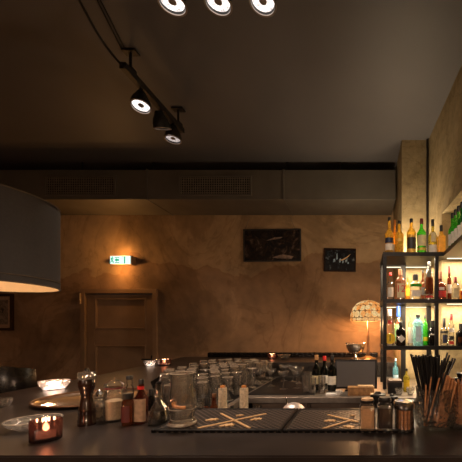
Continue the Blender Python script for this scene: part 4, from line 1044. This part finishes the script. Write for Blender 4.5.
picture('framed_print', -22, 294, 14.5, 330.5, 'art3', 'framed grey print on the back wall beneath the drum lamp', .035, 0, 'wood_dark', .03, YB, 'lab_paper')

# ------------------------------------------------------------------ drum pendant lamp
DC = (-2.037, 1.661); DR = .352; DZ0, DZ1 = 1.686, 2.146
t = thing('drum_pendant_lamp', 'large charcoal fabric drum lamp hanging at the left', 'lamp', (DC[0], DC[1], DZ0))
H = DZ1-DZ0
lathe_obj('shade', [(DR-.004, .0), (DR, .0), (DR, H), (DR-.004, H), (DR-.004, 0)], 'shade_out', t, 80)
lathe_obj('lining', [(DR-.0045, .003), (DR-.0045, H-.003), (DR-.0065, H-.003), (DR-.0065, .003), (DR-.0045, .003)], 'shade_in', t, 80)
lathe_obj('trim_band', [(DR+.0005, .0), (DR+.003, .0), (DR+.003, .006), (DR+.0005, .006), (DR+.0005, 0)], 'trim_gold', t, 80)
lathe_obj('top_band', [(DR+.0005, H-.006), (DR+.003, H-.006), (DR+.003, H), (DR+.0005, H), (DR+.0005, H-.006)], 'trim_gold', t, 80)
lathe_obj('seam', [(DR+.0002, .038), (DR+.002, .038), (DR+.002, .042), (DR+.0002, .042), (DR+.0002, .038)], 'trim_gold', t, 80)
bm = BM()
for i in range(3):
    a = i*2*PI/3+.4; add_tube(bm, [(0, 0, H-.03), ((DR-.01)*math.cos(a), (DR-.01)*math.sin(a), H-.03)], .004)
add_cyl(bm, (0, 0, H-.16), .022, .14, 16)
obj('spider_fitting', bm, 'black_metal', t)
lathe_obj('bulb', [(0, -.10), (.025, -.09), (.034, -.06), (.02, -.02), (.014, 0), (0, 0)], 'bulb', t, 18, c=(0, 0, H-.161))
bm = BM(); add_tube(bm, [(0, 0, H-.02), (0, 0, CEIL-DZ0-.03)], .004); obj('cord', bm, 'black_metal', t)
lathe_obj('ceiling_rose', [(0, 0), (.05, 0), (.05, .025), (0, .028)], 'black_metal', t, 20, c=(0, 0, CEIL-DZ0-.029))
light('drum_lamp_light', 'POINT', (0, 0, .16), 3.5, (1, .60, .32), .05, parent=t)

# ------------------------------------------------------------------ track spotlights
TZ = 3.29
t = thing('spotlight_track', 'dark suspended lighting track carrying three spotlights', 'lighting track', (-1.66, 2.60, TZ))
bm = BM(); add_box(bm, (0, 0, 0), (.045, .74, .045), 0, .003); obj('rail', bm, 'track', t, False)
for y in (-.29, .31):
    bm = BM(); add_tube(bm, [(0, y, .018), (0, y, CEIL-TZ-.012)], .010); add_box(bm, (0, y, CEIL-TZ-.008), (.10, .06, .014), 0, .003); add_box(bm, (0, y, .025), (.05, .06, .03), 0, .003)
    obj('ceiling_mount', bm, 'track', t, False)
def spot(loc, dirv, label, lens='lens', power=40, cone=70, r=.064, col=(1, .80, .64)):
    t = thing('spotlight', label, 'spotlight', loc, 0, 'ceiling spotlights')
    d = Vector(dirv).normalized(); q = d.to_track_quat('-Z', 'Y').to_matrix().to_4x4()
    hang = .10
    bm = BM(); add_tube(bm, [(0, 0, 0), (0, 0, -.03)], .012); add_box(bm, (0, 0, -.035), (.05, .03, .02), 0, .003)
    obj('yoke', bm, 'track', t)
    C_ = Matrix.Translation((0, 0, -hang)) @ q
    bm = BM(); add_lathe(bm, hollow([(0, .075), (.03, .075), (.038, .05), (r*.85, .02), (r, -.01), (r, -.045)], [(0, -.018), (r*.9, -.018), (r*.94, -.045)]), 28, mtx=C_)
    obj('housing', bm, 'black_metal', t)
    bm = BM(); add_lathe(bm, [(r*.93, -.044), (r*1.07, -.044), (r*1.07, -.050), (r*.93, -.050), (r*.93, -.044)], 28, mtx=C_); obj('front_ring', bm, 'steel', t)
    bm = BM(); add_lathe(bm, [(0, -.0185), (r*.30, -.0185), (r*.88, -.03), (r*.88, -.033), (r*.3, -.024), (0, -.024)], 28, mtx=C_); obj('lens', bm, lens, t)
    bm = BM(); add_lathe(bm, [(0, -.030), (r*.25, -.030), (r*.30, -.036), (0, -.038)], 18, mtx=C_); obj('glare_cap', bm, 'steel', t)
    lp = Vector((0, 0, -hang)) + d*.056
    light('spot_beam', 'SPOT', lp, power, col, r*.6, d.to_track_quat('-Z', 'Y').to_euler(), t, spot_size=math.radians(cone), spot_blend=.9)
    return t
spot((-1.66, 2.42, TZ-.018), (.1, -.2, -1), 'black spotlight nearest the viewer on the suspended track', 'lens', 30, 80)
spot((-1.66, 2.66, TZ-.018), (0, .45, -1), 'black spotlight in the middle of the suspended track', 'lens_dim', 26, 85)
spot((-1.66, 2.83, TZ-.018), (0, -.03, -1), 'black spotlight at the far end of the suspended track', 'lens_dim', 26, 80)
# second row over the bar
Y5 = 1.650
t = thing('spotlight_track', 'dark lighting track across the ceiling above the front bar', 'lighting track', (-.77, Y5, TZ))
bm = BM(); add_box(bm, (0, 0, 0), (1.1, .035, .035), 0, .003); obj('rail', bm, 'track', t, False)
for x in (-.5, .5):
    bm = BM(); add_tube(bm, [(x, 0, .018), (x, 0, CEIL-TZ-.012)], .010); add_box(bm, (x, 0, CEIL-TZ-.008), (.10, .06, .014), 0, .003)
    obj('ceiling_mount', bm, 'track', t, False)
for i, px in enumerate((172, 218, 263)):
    spot((WX(px, Y5), Y5, TZ-.018), ((.03, .05, -1), (.02, .02, -1), (0, -.06, -1))[i], 'bright spotlight at the top edge of the photo, '+('leftmost', 'middle', 'rightmost')[i]+' of three above the bar', 'lens', (62, 50, 36)[i], 82)
# added, unseen spotlight over the guest side that brightens the bottle rack
so = Vector((.15, .80, CEIL-.012)); tgt = Vector((.50, 2.85, 1.70))
spot(so, tgt-so-Vector((0, 0, -.1)), 'added unseen fill spotlight over the guest side aimed at the bottle rack', 'lens', 70, 42)
# cables
def cable(name, pts, r, lab, m='black_metal'):
    cu = BM(); P_ = [Vector(p) for p in pts]; out = []
    for i in range(len(P_)-1):
        p0 = P_[max(i-1, 0)]; p1 = P_[i]; p2 = P_[i+1]; p3 = P_[min(i+2, len(P_)-1)]
        for s in range(6):
            u = s/6; out.append(.5*((2*p1)+(-p0+p2)*u+(2*p0-5*p1+4*p2-p3)*u*u+(-p0+3*p1-3*p2+p3)*u**3))
    out.append(P_[-1]); add_tube(cu, out, r, 8); return tag(obj(name, cu, m), lab, 'cable')
cable('power_cable', [P(62, -30, 1.72), P(79, 0, 1.90), P(99, 36, 2.10), P(115, 58, 2.19), P(124.5, 67, 2.215)], .008, 'thick black cable sagging down to the near end of the suspended track')
for i, dx in enumerate((0, 3.2)):
    A = G(90+dx, -14, CEIL-.006); B = G(122+dx, 50, CEIL-.006)
    cable('ceiling_cable', [A, (A+B)/2, B], .0035, ['thin cable clipped along the ceiling towards the track, left of a pair', 'thin cable clipped along the ceiling towards the track, right of a pair'][i])

# ------------------------------------------------------------------ bar stool at the left
sp_ = Vector((-2.70, 2.32, 0))
t = thing('bar_stool', 'black leather padded chair back rising behind the left bar edge', 'chair', sp_, math.radians(20))
bm = BM()
prof = []
nU, nV = 14, 8
def bk(u, v, side):
    a = -1.15+2.3*u; rr = .27
    x = rr*math.sin(a)*1.05; y = .10-rr*math.cos(a)*.75
    z = .72+v*(.50-.05*abs(a))
    th = .045*math.sin(PI*min(1, max(0, (v*.9+.08))))**.5*math.sin(PI*(u*.94+.03))**.35
    n = Vector((math.sin(a), -math.cos(a), 0))
    return Vector((x, y, z))+n*(th*side)
G1 = {}
for side in (1, -1):
    for i in range(nU+1):
        for j in range(nV+1):
            G1[(side, i, j)] = bm.verts.new(bk(i/nU, j/nV, side))
for side in (1, -1):
    for i in range(nU):
        for j in range(nV):
            bm.faces.new([G1[(side, i, j)], G1[(side, i+1, j)], G1[(side, i+1, j+1)], G1[(side, i, j+1)]])
for i in range(nU):
    for j in (0, nV): bm.faces.new([G1[(1, i, j)], G1[(1, i+1, j)], G1[(-1, i+1, j)], G1[(-1, i, j)]])
for j in range(nV):
    for i in (0, nU): bm.faces.new([G1[(1, i, j)], G1[(1, i, j+1)], G1[(-1, i, j+1)], G1[(-1, i, j)]])
obj('backrest', bm, 'leather', t)
lathe_obj('seat', [(0, .66), (.20, .66), (.235, .68), (.235, .72), (.20, .745), (0, .75)], 'leather', t, 32)
for i in range(4):
    a = PI/4+i*PI/2
    bm = BM(); add_tube(bm, [(.15*math.cos(a), .15*math.sin(a), .66), (.22*math.cos(a), .22*math.sin(a), 0)], .014); obj('leg', bm, 'black_metal', t)
lathe_obj('footrest', [(.19, .22), (.20, .22), (.20, .235), (.19, .235), (.19, .22)], 'black_metal', t, 32)

# ------------------------------------------------------------------ added, unseen pendants behind the viewer that fill the room with light
for i, (x, y) in enumerate(((-1.6, -1.2), (.75, -1.5))):
    t = thing('fill_pendant', ['added fill-light pendant behind the viewer on the left', 'added fill-light pendant behind the viewer on the right'][i], 'lamp', (x, y, 2.2), 0, 'added fill pendants behind the viewer')
    lathe_obj('shade', hollow([(.03, .20), (.10, .19), (.17, .10), (.20, 0)], [(.03, .195), (.095, .185), (.165, .10), (.195, 0)]), 'shade_out', t, 40)
    lathe_obj('bulb', [(0, -.04), (.02, -.035), (.035, 0), (.02, .04), (.014, .07), (0, .07)], 'bulb', t, 18, c=(0, 0, .08))
    bm = BM(); add_tube(bm, [(0, 0, .15), (0, 0, CEIL-2.2)], .004); obj('cord', bm, 'black_metal', t)
    light('fill_light', 'POINT', (0, 0, -.02), 75, (1, .70, .50), .05, parent=t)

# ------------------------------------------------------------------ lights of the rack
def area(name, loc, sx, sy, e, col, rot=(0, 0, 0), parent=None):
    l = bpy.data.lights.new(name, 'AREA'); l.shape = 'RECTANGLE'; l.size = sx; l.size_y = sy; l.energy = e; l.color = col
    o = bpy.data.objects.new(name, l); COL.objects.link(o); o.location = loc; o.rotation_euler = rot
    if parent: o.parent = parent
    return o
WARM = (1, .79, .53)
for z in SZ:
    kz_ = .35 if z == SZ[2] else 1
    area('rack_led', (.43, YR-.045, z-.043), .46, .03, 7*kz_, WARM, (math.radians(12), 0, 0), rack)
    area('rack_led', (.43, YS+.05, z-.043), .46, .02, 9*kz_, WARM, (math.radians(15), 0, 0), rack)
for z in SZ[:2]:
    area('rack_led', (1.0, 2.83, z-.043), .5, .03, 7, WARM, (0, 0, 0), rack)
area('recess_led', (1.24, 2.1, SZ[0]+.022), .04, 1.4, 16, WARM, (0, math.radians(180+20), 0))
area('top_board_led', (.43, YR-.05, SZ[0]+.012), .46, .03, 13, WARM, (math.radians(180-12), 0, 0), rack)

# ------------------------------------------------------------------ world, camera
w = bpy.data.worlds.new('World'); SC.world = w; w.use_nodes = True
bg = w.node_tree.nodes['Background']; bg.inputs[0].default_value = (1, .75, .6, 1); bg.inputs[1].default_value = .012
cam = bpy.data.cameras.new('Camera'); cam.sensor_width = 36; cam.lens = F/462*36
cam.shift_x = -(CX-231)/462; cam.shift_y = (CY-231)/462; cam.clip_start = .05
co = bpy.data.objects.new('Camera', cam); COL.objects.link(co); co.location = (0, 0, HC); co.rotation_euler = (PI/2, 0, 0)
SC.camera = co
vs = SC.view_settings
vs.view_transform = 'Standard'; vs.look = 'None'; vs.gamma = 1; vs.use_curve_mapping = False; vs.exposure = 0
